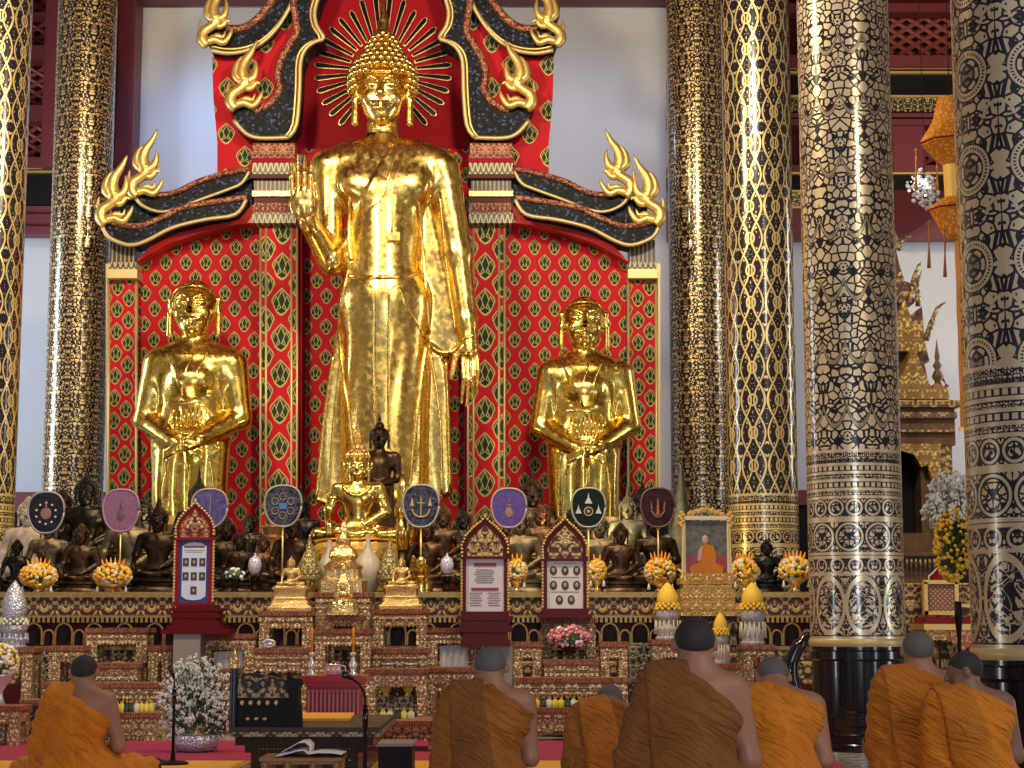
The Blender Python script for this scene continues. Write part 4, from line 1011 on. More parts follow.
# ---------------------------------------------------------------- seated bronze Buddhas
def seated(fin='flame', sash=True):
    t = thing('seated_buddha', 'x', 'statue', (0, 0, 0), 'bronze Buddhas on the altar')
    F = Fld((-.56, -.42, -.03), (.56, .28, .80), .0125); c = lambda a, b, ra, rb=None, k=.04: F.cap(a, b, ra, rb, k)
    F.ell((0, .02, .12), (.25, .18, .13), .05)
    for s in (-1, 1):
        c((s*.13, .02, .09), (s*.42, -.13, .075), .095, .07); c((s*.42, -.13, .07), (s*-.06, -.27, .06), .065, .045); F.ell((s*-.14, -.27, .09), (.09, .05, .035), .03)
    c((0, .02, .16), (0, .01, .42), .125, .155, .06); F.ell((0, 0, .50), (.215, .12, .14), .07); c((-.19, .01, .575), (.19, .01, .575), .065, .065, .07)
    F.ell((-.09, -.07, .49), (.09, .06, .06), .06); F.ell((.09, -.07, .49), (.09, .06, .06), .06)
    c((0, .01, .58), (0, .0, .70), .068, .06, .05)
    c((-.235, .01, .57), (-.31, 0, .34), .062, .052); c((-.31, 0, .34), (-.30, -.24, .20), .05, .036); F.ell((-.29, -.28, .15), (.04, .03, .055), .02)
    for i in range(4): c((-.315+i*.018, -.30, .15), (-.315+i*.018, -.31, .075), .011, .009, .006)
    c((.235, .01, .57), (.31, 0, .32), .062, .052); c((.31, 0, .32), (.08, -.22, .17), .05, .034); F.ell((.03, -.26, .155), (.075, .045, .022), .02)
    for i in range(4): c((.0, -.29+i*.015, .155), (-.075, -.30+i*.016, .15), .010, .008, .006)
    def rb(x, y, z, V):
        d = (x+.02)+(z-.62)*.42; m_ = np.clip(d/.012, 0, 1)*(z < .62)*(z > .16); return V-.008*m_
    if sash: F.mod(rb)
    F.build('body', BZ[0], t)
    hs = .108; hc = (0, -.01, .80); F = Fld((-.16, -.16, .60), (.16, .15, .96), .006); F.xf(None, hc, hs); head(F, k=.07); F.cap((0, .1, -1.2), (0, .1, -1.8), .62, .66, .1); F.build('head', BZ[0], t)
    mb = MB()
    for j, (rr, zz) in enumerate(((1.16, .15), (1.17, .42), (1.12, .68), (1.0, .92), (.82, 1.12), (.6, 1.3), (.5, 1.5), (.4, 1.68), (.22, 1.82))):
        n = max(5, int(rr*14))
        for i in range(n):
            a = 2*PI*(i+.5*(j % 2))/n; x, y = sin(a)*rr, -cos(a)*rr
            if zz < .75 and y < -.55*rr: continue
            mb.sph((hc[0]+x*hs, hc[1]+(y+.1)*hs, hc[2]+zz*hs), .2*hs, 6, 4)
    mb.sph((0, hc[1]+.01, hc[2]+.6*hs), (1.12*hs, 1.1*hs, .75*hs), 14, 8); mb.sph((0, hc[1]+.01, hc[2]+1.3*hs), (.55*hs, .55*hs, .6*hs), 12, 7)
    mb.build('hair', BZ[0], t, True)
    z = hc[2]+1.85*hs; pr = {'flame': [(.02, -.01), (.032, .01), (.02, .03), (.024, .05), (.012, .08), (.003, .13)], 'spike': [(.05, -.05), (.035, 0), (.024, .06), (.012, .14), (.002, .24)], 'ball': [(.012, -.01), (.024, .0), (.024, .02), (.004, .04)],
         'ornate': [(.095, -.12), (.10, -.09), (.07, -.05), (.075, -.03), (.04, .0), (.045, .03), (.024, .06), (.028, .09), (.010, .12), (.002, .17)]}[fin]
    MB().lathe([(r, z+h) for r, h in pr], (0, .0, 0), 12).build('finial', BZ[0], t, True)
    MB().lathe([(.36, 0), (.40, -.02), (.40, -.05), (.33, -.07), (.33, -.10), (.42, -.14), (.44, -.20)], (0, -.05, .03), 28, .35).build('pedestal', BZ[0], t, 50)
    return t
PROTO = {}
SM = {0: BZ[0], 1: BZ[1], 2: BZ[2], 3: BZ[3], 4: BZ[4], 5: BZ[5], 6: BZ[6]}
SEAT = [ # cx, top of hair, base (knees), Y, finial, material, label
 (16, 541, 577, 19.0, 'ball', 2, 'small black Buddha at the far left, in front of the pale stone one'),
 (26, 500, 583, 19.85, 'ball', 5, 'pale pinkish stone Buddha at the left edge, left of the dark patterned fan'),
 (47, 517, 588, 19.45, 'ball', 3, 'tan Buddha with its face hidden by the dark round-patterned fan'),
 (83, 479, 576, 20.75, 'ball', 2, 'large black Buddha with round head rising above its neighbours on the left'),
 (60, 492, 576, 21.35, 'ball', 0, 'dark Buddha half hidden behind the dark patterned fan'),
 (80, 526, 580, 19.05, 'ball', 1, 'small brown bronze Buddha between the two yellow flower bowls'),
 (107, 505, 578, 20.2, 'ball', 1, 'bronze Buddha torso left of the mauve fan'),
 (128, 500, 582, 19.75, 'ball', 3, 'pale bronze Buddha with its face behind the mauve fan'),
 (157, 508, 577, 19.2, 'ornate', 0, 'ornate crowned bronze Buddha with tall finial, between mauve fan and blue board'),
 (142, 500, 578, 21.2, 'ball', 2, 'black Buddha peeping out right of the mauve fan'),
 (197, 484, 577, 21.3, 'spike', 2, 'dark Buddha with tall spire, behind the blue board crest'),
 (239, 534, 578, 19.15, 'flame', 0, 'small dark Buddha behind the white lotus arrangement'),
 (263, 536, 579, 19.4, 'ball', 6, 'small reddish bronze Buddha left of the brass Buddha on the table'),
 (226, 520, 577, 20.1, 'ball', 0, 'dark Buddha just right of the blue board, upper row'),
 (249, 516, 577, 20.9, 'ball', 2, 'black Buddha below the striped bronze spire'),
 (292, 517, 583, 19.7, 'ball', 1, 'brown bronze Buddha behind the pole of the blue fan'),
 (299, 496, 577, 20.9, 'ornate', 2, 'black Buddha with tiered finial against the red band left of centre'),
 (426, 521, 585, 19.6, 'ball', 6, 'red-brown Buddha behind the pole of the blue anchor-pattern fan'),
 (443, 510, 578, 20.4, 'flame', 1, 'bronze Buddha right of the blue anchor-pattern fan'),
 (463, 512, 577, 21.1, 'flame', 2, 'small black Buddha left of the white text board crest'),
 (478, 530, 580, 19.9, 'ball', 0, 'dark Buddha behind the white text board'),
 (520, 512, 584, 19.55, 'ball', 3, 'silvery bronze Buddha under the violet fan'),
 (532, 480, 577, 21.4, 'flame', 0, 'tall dark Buddha right of the violet fan, highest of its row'),
 (541, 507, 577, 20.55, 'ball', 6, 'red-brown Buddha head between the violet fan and the portrait board crest'),
 (559, 521, 587, 19.5, 'ball', 6, 'tan-red Buddha behind the board of eight portraits'),
 (574, 508, 577, 21.2, 'ball', 2, 'black Buddha left of the green fan'),
 (600, 516, 584, 19.6, 'ball', 3, 'gold-toned Buddha below the green fan'),
 (621, 525, 577, 19.05, 'ball', 1, 'bronze Buddha on dark base right of the green fan, front row'),
 (628, 498, 577, 20.3, 'spike', 4, 'greenish Buddha with tall slender spire'),
 (643, 489, 577, 21.5, 'flame', 2, 'dark Buddha with flame finial left of the maroon fan'),
 (656, 514, 583, 19.85, 'ball', 0, 'dark Buddha under the maroon fan'),
 (676, 517, 577, 20.6, 'ball', 4, 'pale green bronze Buddha between maroon fan and framed portrait'),
 (767, 541, 577, 19.1, 'ball', 2, 'black Buddha seated between two yellow flower bowls on the right'),
]
# obstacles (x0, x1, y0, y1) already standing on the two shelves
OBS = [(GX-1.05, GX+1.05, 21.36, 22.9)]+[(P(c_, 520, 22.1).x-.56, P(c_, 520, 22.1).x+.56, 21.5, 22.8) for c_ in (190, 585)]
OBS += [(P(379, 500, 20.75).x-.3, P(379, 500, 20.75).x+.3, 20.45, 21.05), (P(357, 541, 19.75).x-.55, P(357, 541, 19.75).x+.55, 19.35, 20.1), (P(402, 548, 19.1).x-.1, P(402, 548, 19.1).x+.1, 19.0, 19.2), (P(273, 560, 20.05).x-.1, P(273, 560, 20.05).x+.1, 19.9, 20.1), (P(682, 560, 20.5).x-.18, P(682, 560, 20.5).x+.18, 20.3, 20.7)]
def place_seat(cx, yt, yb, Y):
    up = Y > 20.15; zt = TZ if up else AZ; best = None
    for k in range(0, 26):
        for sg in (1, -1):
            y = Y+sg*k*.05
            if not ((20.55 < y < 22.3) if up else (19.0 < y < 20.0)): continue
            h = (P(cx, yt, y).z-zt)/1.155; x = P(cx, yb, y).x; b = (x-.45*h, x+.45*h, y-.30*h, y+.25*h)
            if not up and b[2] < 18.99: continue
            c = sum(max(0, min(b[1], o[1])-max(b[0], o[0]))*max(0, min(b[3], o[3])-max(b[2], o[2])) for o in OBS)/(h*h)+k*.004
            if best is None or c < best[0]: best = (c, y, h, x, b)
    OBS.append(best[4]); return best[1:4]
order = sorted(range(len(SEAT)), key=lambda i: -(SEAT[i][2]-SEAT[i][1]))
pos = {}
for i in order: pos[i] = place_seat(*SEAT[i][:4])
for i, (cx, yt, yb, Y, fin, mt, lab) in enumerate(SEAT):
    Y, h, x = pos[i]; ztier = TZ if Y > 20.15 else AZ
    if fin not in PROTO: PROTO[fin] = seated(fin); r = PROTO[fin]
    else: r = dup(PROTO[fin], (0, 0, 0))
    r.location = (x, Y, ztier+.17*h); r.scale = (h*1.0, h*.62, h); r['label'] = lab; r.rotation_euler.z = random.uniform(-.08, .08)
    for ch in r.children:
        sl = ch.material_slots[0]; sl.link = 'OBJECT'; sl.material = SM[mt]
PEDM = MAROON
# dark standing Buddha before the colossal robe
def standing_dark():
    t = thing('standing_bronze_buddha', 'dark bronze Buddha standing with joined hands behind the golden crowned Buddha', 'statue', (0, 0, 0))
    F = Fld((-.32, -.25, 0), (.32, .2, 1.32), .0125); c = lambda a, b, ra, rb=None, k=.04: F.cap(a, b, ra, rb, k)
    for s in (-1, 1):
        c((s*.07, 0, .05), (s*.08, 0, .7), .06, .095); F.ell((s*.07, -.06, .03), (.04, .09, .03), .02)
        c((s*.20, 0, 1.15), (s*.225, 0, .9), .055, .046); c((s*.225, 0, .9), (s*.03, -.17, .83), .045, .032); F.ell((s*.02, -.19, .83), (.05, .03, .025), .02)
    F.ell((0, 0, .78), (.17, .12, .14)); c((0, 0, .8), (0, 0, 1.05), .12, .15); F.ell((0, 0, 1.1), (.19, .11, .12)); c((-.16, 0, 1.17), (.16, 0, 1.17), .055); c((0, 0, 1.15), (0, 0, 1.3), .06)
    F.poly([(-.16, .85), (-.19, .1), (.19, .1), (.16, .85)], -.02, .06, .02, .03); F.build('body', BZ[1], t)
    hs = .098; hc = (0, -.01, 1.385); F = Fld((-.14, -.14, 1.2), (.14, .13, 1.53), .0052); F.xf(None, hc, hs); head(F, k=.07); F.build('head', BZ[0], t)
    MB().sph((0, .01, hc[2]+.55*hs), (1.15*hs, 1.15*hs, .8*hs), 14, 8).sph((0, .01, hc[2]+1.3*hs), (.6*hs, .6*hs, .6*hs), 12, 7).lathe([(.05, 1.54), (.02, 1.58), (.002, 1.68)], n=10).build('hair', BZ[0], t, True)
    MB().lathe([(.24, 0), (.28, -.03), (.22, -.08), (.30, -.2), (.30, -.22)], n=20).build('pedestal', BZ[2], t, 40)
    return t
o = standing_dark(); a = P(375, 413, 20.75); sc_ = (a.z-TZ)/1.90; o.location = (P(379, 500, 20.75).x, 20.75, TZ+.22*sc_); o.scale = (sc_,)*3
# golden crowned Buddha on a lotus throne in the centre
r = seated('flame'); r.name = 'crowned_buddha'; Y = 19.75
a = P(357, 458, Y); b = P(357, 541, Y); h = (a.z-b.z)/.90; r.scale = (h*1.0, h*.72, h); r.location = (P(357, 540, Y).x, Y, P(0, 542, Y).z)
r['label'] = 'shining gold crowned Buddha seated on a round gold throne in the centre'; r['group'] = ''
del r['group']
for ch in list(r.children):
    if ch.name.startswith(('pedestal', 'finial', 'hair')): bpy.data.objects.remove(ch); continue
    sl = ch.material_slots[0]; sl.link = 'OBJECT'; sl.material = GOLD2
hs, hz = .093, .80
def child_local(mb, name, mt, par, smooth=True):
    o = mb.build(name, mt, None, smooth); o.parent = par; return o
child_local(MB().lathe([(.10, hz+.06), (.128, hz+.07), (.125, hz+.10), (.10, hz+.15), (.105, hz+.17), (.075, hz+.22), (.08, hz+.24), (.05, hz+.30), (.054, hz+.32), (.028, hz+.38), (.012, hz+.43), (.002, hz+.50)], n=16), 'crown', m_carved('crown_gold', (.85, .55, .14), (.30, .13, .02), 30, .4, .85), r)
mb = MB()
for i in range(14): a_ = 2*PI*i/14; mb.tube([(.125*sin(a_), -.125*cos(a_), hz+.08), (.13*sin(a_), -.13*cos(a_), hz+.13), (.105*sin(a_), -.105*cos(a_), hz+.19)], [.014, .014, .002], 6)
for s in (-1, 1): mb.tube([(s*.125, 0, hz-.06), (s*.15, 0, hz+.01), (s*.15, 0, hz+.08)], [.008, .013, .002], 6)
child_local(mb, 'crown_leaves', GOLD2, r)
child_local(MB().tube(catmull([(-.16, -.1, .60), (-.08, -.15, .52), (0, -.16, .49), (.08, -.15, .52), (.16, -.1, .60)], 4), .02, 8), 'necklace', GOLD2, r)
mb = MB()
for s in (-1, 1):
    mb = MB().lathe([(.064, 0), (.070, .015), (.064, .03)], (s*(.235+(.57-.47)*.33), .0, .46), 14)
    child_local(mb, 'armlet', GOLD2, r)
th_ = thing('lotus_throne', 'round carved gold throne under the crowned Buddha', 'throne', (r.location.x, Y, AZ))
u = Y/FPX
GLD3 = m_carved('throne_gold', (1.0, .66, .18), (.62, .34, .06), 20, .4, .95)
zt = r.location.z-.01; MB().lathe([(42*u, 0), (46*u, .03), (44*u, .10), (38*u, .16), (36*u, .24), (38*u, .28), (46*u, .33), (49*u, .40), (48*u, .5), (43*u, zt-AZ-.04), (40*u, zt-AZ)], (r.location.x, Y, AZ), 36).build('throne', GLD3, th_, 40)
th_.scale = (1, .62, 1)
# tall golden candle right of it
Y = 19.1; p = P(402.5, 548, Y); t = thing('giant_candle', 'tall golden candle column right of the crowned Buddha', 'candle', (p.x, Y, AZ))
u = Y/FPX; MB().lathe([(6.6*u, P(0, 550, Y).z-AZ), (6.4*u, P(0, 514, Y).z-AZ)], (p.x, Y, AZ), 20).build('shaft', GOLD, t, True)
MB().lathe([(7.4*u, P(0, 514, Y).z-AZ), (8*u, P(0, 512, Y).z-AZ), (7*u, P(0, 508, Y).z-AZ), (8*u, P(0, 505, Y).z-AZ), (5.5*u, P(0, 501, Y).z-AZ), (6*u, P(0, 490, Y).z-AZ), (1.5*u, P(0, 474, Y).z-AZ)], (p.x, Y, AZ), 20).build('capital', GOLD, t, True)
MB().lathe([(9*u, 0), (9*u, .05), (6*u, .12), (8*u, .2), (5*u, .3), (5*u, P(0, 550, Y).z-AZ)], (p.x, Y, AZ), 20).build('stand', BZ[0], t, True)
# tapering stupas and spires
def lathed(name, cx, yb, Y, prof, mt, label, cat, zb=None, part='body', n=20, sq=0):
    u = Y/FPX; p = P(cx, yb, Y); z = p.z if zb is None else zb
    t = thing(name, label, cat, (p.x, Y, z)); k = (P(cx, prof[-1][1], Y).z-z)/max(1e-6, (P(cx, prof[-1][1], Y).z-P(cx, prof[0][1], Y).z))
    zs = [(r*u, z+(P(cx, y, Y).z-P(cx, prof[0][1], Y).z)*k) for r, y in prof]
    MB().lathe([(r, zz-z) for r, zz in zs], (p.x, Y, z), n, sq).build(part, mt, t, 45); return t
lathed('stupa_spire', 682, 560, 20.5, [(16, 560), (16, 540), (12, 532), (12, 520), (9, 512), (9, 506), (7, 500), (4, 480), (1, 464)], BZ[4], 'greenish tapering stupa spire in front of the speckled column right of the niche', 'stupa', TZ)
lathed('tiered_umbrella', 273, 560, 20.05, [(4, 560), (4, 535), (18, 533), (17, 528), (11, 527), (14, 523), (9, 521), (11, 516), (7, 514), (9, 509), (4, 507), (5, 501), (1, 494)], mat('bronze_bands', color=(.50, .30, .13), metal=.8, rough=.3), 'tiered bronze umbrella spire beside the blue fan', 'spire', AZ)
lathed('silver_stupa', 343, 592, 18.15, [(24, 592), (24, 580), (20, 578), (18, 570), (20, 566), (15, 562), (12, 560), (15, 556), (13, 550), (7, 545), (8, 540), (4, 536), (4, 530), (1.5, 522)], BRASS, 'brass stupa with small arched niche standing highest on the centre table', 'stupa', P(0, 592.5, 17.9).z, n=24, sq=.5)
lathed('ceramic_jar', 367.5, 592, 18.98, [(8, 593), (12, 585), (15.5, 575), (15, 568), (10, 557), (5, 552), (3.5, 547), (2, 539), (.8, 534)], mat('beige_ceramic', color=(.52, .44, .34), rough=.4), 'beige pointed ceramic urn right of the brass stupa', 'urn', AZ)
lathed('ceramic_jar', 329, 592, 18.98, [(8, 593), (11, 585), (14, 575), (13, 567), (8, 558), (4, 552), (2, 540)], mat('beige_ceramic2', color=(.48, .40, .30), rough=.4), 'beige pointed ceramic urn left of the brass stupa', 'urn', AZ)
FIL = m_carved('gold_filigree', (.85, .68, .30), (.16, .12, .03), 50, .42, .8)
for cx, lab in ((309, 'conical gold filigree tray cover left of centre'), (389.5, 'conical gold filigree tray cover right of centre')):
    lathed('filigree_cone', cx, 592, 18.70, [(5, 593), (9, 588), (13.5, 579), (13, 571), (10, 563), (6, 554), (3.5, 550), (4, 546), (2, 543), (.6, 534)], FIL, lab, 'cone', AZ)
lathed('gold_stupa', 421, 592, 18.77, [(12, 593), (11.5, 586), (12, 583), (10, 582), (10.5, 578), (8, 576), (9, 571), (6, 569), (7.5, 566), (5, 564), (5, 560), (3, 557)], GOLD2, 'small gold stupa on red base right of the brass Buddha', 'stupa', AZ)
# small brass Buddhas on the tables
for cx, yt, yb, Y, top, lab in ((291, 556, 586, 17.9, 611, 'seated brass Buddha on a high tiered base, left centre table'), (401.5, 556, 585, 17.9, 609, 'seated brass Buddha on a high tiered base, right centre table')):
    zt = P(0, top, 17.75).z; a = P(cx, yt, Y); b = P(cx, yb, Y); r = dup(PROTO['flame'], (b.x, Y, b.z), 0, ((a.z-b.z)/.985*.92,)*3, lab); r['group'] = 'brass Buddhas on the centre tables'; r.name = 'brass_buddha'
    h = r.scale[0]
    for ch in list(r.children):
        if ch.name.startswith('pedestal'): bpy.data.objects.remove(ch); continue
        sl = ch.material_slots[0]; sl.link = 'OBJECT'; sl.material = BRASS
    u = Y/FPX; mb = MB(); H_ = b.z-zt
    mb.lathe([(24*u, 0), (25*u, .03), (21*u, .05), (19*u, H_*.45), (20*u, H_*.5), (17*u, H_*.55), (17*u, H_*.8), (19*u, H_*.85), (19*u, H_*.95), (15*u, H_+.005)], (0, 0, -H_), 32, .6)
    mb.v = [(x/h, y*.45/h, z/h) for x, y, z in mb.v]; o = mb.build('tiered_base', BRASS, None, 40); o.parent = r
t = lathed('brass_shrine', 343.5, 614, 17.5, [(17, 614), (17, 611), (13, 610), (11, 600), (8, 598), (9, 585), (6, 580), (3, 573), (1, 566)], BRASS, 'little triangular brass shrine on the small centre table', 'shrine', P(0, 615, 17.4).z, n=24, sq=.5)
u = 17.3/FPX
mb = MB(); pts = []
for s in (-1, 1): mb.tube(catmull([P(343.5+s*8.5, 598, 17.38), P(343.5+s*8, 588, 17.38), P(343.5+s*5, 579, 17.38), P(343.5, 568, 17.38)], 4), 1.2*u, 6)
mb.sph(P(343.5, 588, 17.36), (2.5*u, 2*u, 3.2*u), 8, 6); mb.sph(P(343.5, 594.5, 17.36), (5*u, 2.4*u, 4*u), 10, 6); mb.build('arch', BRASS, t, True)
# ---------------------------------------------------------------- talipot fans
def fan(cx, cy, Y, rx, ry, c1, c2, rimc, emb, label, zb=None):
    u = Y/FPX; p = P(cx, cy, Y); zb = AZ if zb is None else zb
    t = thing('ceremonial_fan', label, 'fan', (p.x, Y, zb), 'ceremonial fans along the altar')
    n = 40; ol = []
    for i in range(n):
        a = 2*PI*i/n; ca, sa = cos(a), sin(a); e = .78
        x = math.copysign(abs(ca)**e, ca); z = math.copysign(abs(sa)**e, sa); x *= 1.0-.16*(z < 0)*(-z)+.02*z
        ol.append((p.x+rx*u*x, p.z+ry*u*z))
    fm = mat('fan_'+emb, lambda: dict(color=mix(mr(noise(None, 26 if emb != 'plain' else 8, 3, 2.0), .42, .58), tuple(q*(.7 if emb in ('mauve', 'plain', 'violet') else .3) for q in c1), tuple(q*(.8 if emb in ('mauve', 'plain', 'violet') else .5) for q in c2)), rough=.7, spec=.15))
    MB().prism(ol, Y, Y+.012).build('blade', fm, t)
    MB().tube([Vector((x, Y+.004, z)) for x, z in ol]+[Vector((ol[0][0], Y+.004, ol[0][1]))], 1.15*u, 6).build('rim', mat('rim_'+emb, color=rimc, rough=.45, metal=.2), t, True)
    mb = MB(); md = MB(); g = lambda dx, dz: Vector((p.x+dx*u, Y-.004, p.z+dz*u))
    if emb in ('mauve', 'violet'):
        mb.tube([g(0, 11), g(0, 5)], [.2*u, .7*u], 6)
        for k in range(4): mb.prism([(p.x-(1.5+k)*u, p.z+(4-k*3)*u), (p.x+(1.5+k)*u, p.z+(4-k*3)*u), (p.x+(1+k)*u, p.z+(2.2-k*3)*u), (p.x-(1+k)*u, p.z+(2.2-k*3)*u)], Y-.006, Y)
        mb.sph(g(0, -5), (4*u, .5*u, 5*u), 10, 6)
    elif emb == 'anchor':
        mb.tube([g(0, 9), g(0, -11)], .7*u, 6); mb.tube(catmull([g(-9, -3), g(-6, -9), g(0, -11), g(6, -9), g(9, -3)], 4), .9*u, 6); mb.tube([g(-4, 3), g(4, 3)], .6*u, 6)
        for s in (-1, 1): mb.prism([(p.x+s*7*u, p.z), (p.x+s*9*u, p.z+9*u), (p.x+s*11*u, p.z)], Y-.006, Y)
    elif emb == 'green':
        for dx, dz, k in ((0, 10, 1.2), (-10, -1, 1), (10, -1, 1)): md.prism([(p.x+(dx-3.2*k)*u, p.z+(dz-5*k)*u), (p.x+(dx-.8)*u, p.z+(dz)*u), (p.x+dx*u, p.z+(dz+4*k)*u), (p.x+(dx+.8)*u, p.z+dz*u), (p.x+(dx+3.2*k)*u, p.z+(dz-5*k)*u)], Y-.007, Y)
        mb.tube([g(4.2*sin(a), -4+4.2*cos(a)) for a in np.linspace(0, 2*PI, 13)], .8*u, 6); mb.sph(g(0, -4), (1.8*u, .4*u, 1.8*u), 8, 5)
    elif emb == 'dark':
        mb.sph(g(0, -1), (5.5*u, .5*u, 6*u), 12, 6); mb.tube([g(0, 12), g(0, 5)], [.3*u, 1.2*u], 6)
        for k in range(10): a = 2*PI*k/10; md.sph(g(10*sin(a), 10.5*cos(a)-1), (1.2*u, .4*u, 1.2*u), 6, 4)
    elif emb == 'maroon':
        mb.tube([g(0, 9), g(0, -8)], [.6*u, 2.2*u], 6); mb.tube(catmull([g(-7, -3), g(0, -10), g(7, -3)], 4), 1.0*u, 6); mb.tube([g(-7, 6), g(-6, -2)], [.4*u, 1.2*u], 6); mb.tube([g(7, 6), g(6, -2)], [.4*u, 1.2*u], 6)
    elif emb == 'knot':
        for k in range(6): a = 2*PI*k/6; mb.tube([g(9*sin(a)+3.5*sin(b), 9.5*cos(a)+3.5*cos(b)) for b in np.linspace(0, 2*PI, 9)], .5*u, 5)
        md.prism([(p.x-4*u, p.z-3*u), (p.x-4*u, p.z+3*u), (p.x+4*u, p.z+3*u), (p.x+4*u, p.z-3*u)], Y-.006, Y)
    else: mb.tube([g(1, 14), g(0, -14)], .35*u, 5)
    if mb.v: mb.build('emblem', mat('emblem_'+emb, color={'mauve': (.14, .08, .09), 'violet': (.30, .17, .12), 'anchor': (.5, .36, .2), 'green': (.45, .32, .2), 'dark': (.26, .15, .13), 'maroon': (.32, .13, .07), 'knot': (.28, .26, .24)}.get(emb, (.35, .33, .45)), rough=.5, metal=.2), t)
    if md.v: md.split('emblem_mark', mat('marks_'+emb, color={'knot': (.05, .18, .42)}.get(emb, (.55, .55, .56)), rough=.5), t, {'knot': (8, 6), 'dark': (20, 24)}.get(emb, (10, 7) if emb == 'green' else (6, 5)))
    MB().tube([(p.x, Y+.02, zb+.02), (p.x, Y+.02, p.z-ry*u*.95)], .9*u, 8).sph((p.x, Y+.02, p.z-ry*u-.01), (1.8*u, 1.5*u, 2.6*u), 8, 5).build('pole', MAROON if emb in ('violet', 'dark') else GILT, t, True)
    MB().lathe([(4.5*u, 0), (4.5*u, .02), (1.6*u, .04), (1.2*u, .08)], (p.x, Y+.02, zb), 14).build('foot', GILT, t, True)
fan(46, 512.5, 18.96, 18, 20.5, (.018, .018, .04), (.05, .045, .075), (.33, .30, .33), 'dark', 'dark navy fan with ring of dots round a central emblem, leftmost fan')
fan(121, 510.5, 18.96, 18, 21, (.27, .12, .25), (.31, .15, .29), (.36, .22, .30), 'mauve', 'plain mauve fan with small dark spire emblem')
fan(209.5, 508, 19.0, 18, 19, (.09, .075, .24), (.14, .12, .33), (.40, .30, .28), 'plain', 'purple-blue fan half hidden by the crest of the blue board')
fan(283, 506, 18.96, 18.5, 20.5, (.02, .03, .11), (.20, .19, .24), (.38, .33, .28), 'knot', 'dark blue fan with interlaced ring pattern, left of the crowned Buddha')
fan(421, 506, 18.96, 18, 21, (.015, .03, .14), (.17, .18, .24), (.42, .36, .34), 'anchor', 'dark blue fan with gold anchor-like emblem, right of the crowned Buddha')
fan(509, 508, 18.96, 17.5, 19.5, (.12, .07, .33), (.15, .10, .37), (.42, .32, .28), 'violet', 'bright violet fan with small emblem over the white text board')
fan(588.5, 507.5, 18.96, 17, 19.5, (.008, .045, .05), (.02, .035, .03), (.42, .40, .33), 'green', 'dark green fan with three white spires')
fan(658, 507.5, 18.96, 17, 19.5, (.035, .018, .07), (.10, .035, .03), (.16, .07, .07), 'maroon', 'maroon-rimmed dark fan with orange spire emblem, rightmost fan')
# ---------------------------------------------------------------- carpets
def plane_thing(name, x0, x1, y0, y1, z0, z1, mt, label, cat): return tag(MB().box(x0, x1, y0, y1, z0, z1).build(name, mt), label, cat)
plane_thing('red_carpet', -6.5, 2.45, 4.5, 16.25, .0, .02, cloth('crimson_carpet', (.34, .006, .06), 3), 'crimson carpet in front of the altar', 'carpet')
plane_thing('yellow_cloth', -6.2, 1.9, 5.5, 13.75, .02, .035, cloth('saffron_floor_cloth', (.78, .38, .03), 3), 'saffron yellow floor cloth under the monks', 'cloth')
FZ = .035
# ---------------------------------------------------------------- flowers
def blossoms(mb, c, R, n, r, ncol=1, squash=1.0, low=-.4):
    k = 0
    while k < n:
        v = RNG.normal(size=3); v /= np.linalg.norm(v)
        if v[2] < low: continue
        q = (c[0]+v[0]*R[0], c[1]+v[1]*R[1], c[2]+v[2]*R[2]); rr = r*random.uniform(.7, 1.25)
        mb[random.randrange(len(mb))].sph(q, (rr, rr, rr*squash), 6, 4); k += 1
def flower_bowl(cx, cy, rx, ry, Y, label, zb=None, mats=(YEL, YEL, ORG, PALE), spikes=6, tassels=True, n=170, bowl=BRASS, seed=0):
    u = Y/FPX; p = P(cx, cy, Y); zb = AZ if zb is None else zb; t = thing('flower_bowl', label, 'flowers', (p.x, Y, zb)); mbs = [MB() for _ in mats]
    blossoms(mbs, (p.x, Y, p.z), (rx*u*.9, rx*u*.8, ry*u*.88), int(n*1.9), 2.0*u, low=-.75)
    for mb, mt in zip(mbs, mats):
        o = mb.build('blossoms', mt, t, True); o['kind'] = 'stuff'
    MB().sph(p, (rx*u*.86, rx*u*.75, ry*u*.82), 14, 8).build('foliage', LEAF, t, True)
    if spikes:
        mb = MB()
        for i in range(spikes): dx = (i-(spikes-1)/2)*rx*1.1/spikes; q = Vector((p.x+dx*u, Y-.02, p.z+ry*u*.7)); mb.tube([q, q+Vector((dx*u*.3, 0, ry*u*(.75-.12*abs(i-(spikes-1)/2)*.6)))], [2.0*u, .3*u], 6)
        mb.build('petal_spires', ORG, t, True)
    zt = p.z-ry*u*.75; MB().lathe([(3.5*u, 0), (5*u, .01), (1.8*u, (zt-zb)*.35), (2*u, (zt-zb)*.5), (rx*u*.62, max(zt-zb, .03)), (rx*u*.66, max(zt-zb, .03)+.02)], (p.x, Y, zb), 16).build('bowl', bowl, t, True)
    if tassels:
        for s in (-1, 1):
            q = Vector((p.x+s*rx*.72*u, Y-.05, p.z-ry*u*.75)); MB().lathe([(.3*u, 0), (.8*u, -1*u), (1.2*u, -3*u), (2.2*u, -6.5*u), (.4*u, -6.6*u)][::-1], q, 8).build('tassel', PALE, t, True)
    return t
flower_bowl(38.5, 576, 19.5, 13, 18.75, 'round bowl of yellow flowers below the dark dotted fan, leftmost on the altar')
flower_bowl(113, 576, 19.5, 13, 18.75, 'round bowl of yellow flowers with orange tips below the mauve fan')
flower_bowl(517, 572, 10, 13, 18.75, 'yellow flower bowl between the white text board and the portrait board', n=120, spikes=3)
flower_bowl(597, 571, 9, 12, 18.75, 'yellow flower bowl just right of the portrait board', n=110, spikes=2)
flower_bowl(660, 572, 16, 15, 18.72, 'yellow and white flower bowl left of the framed portrait', n=190)
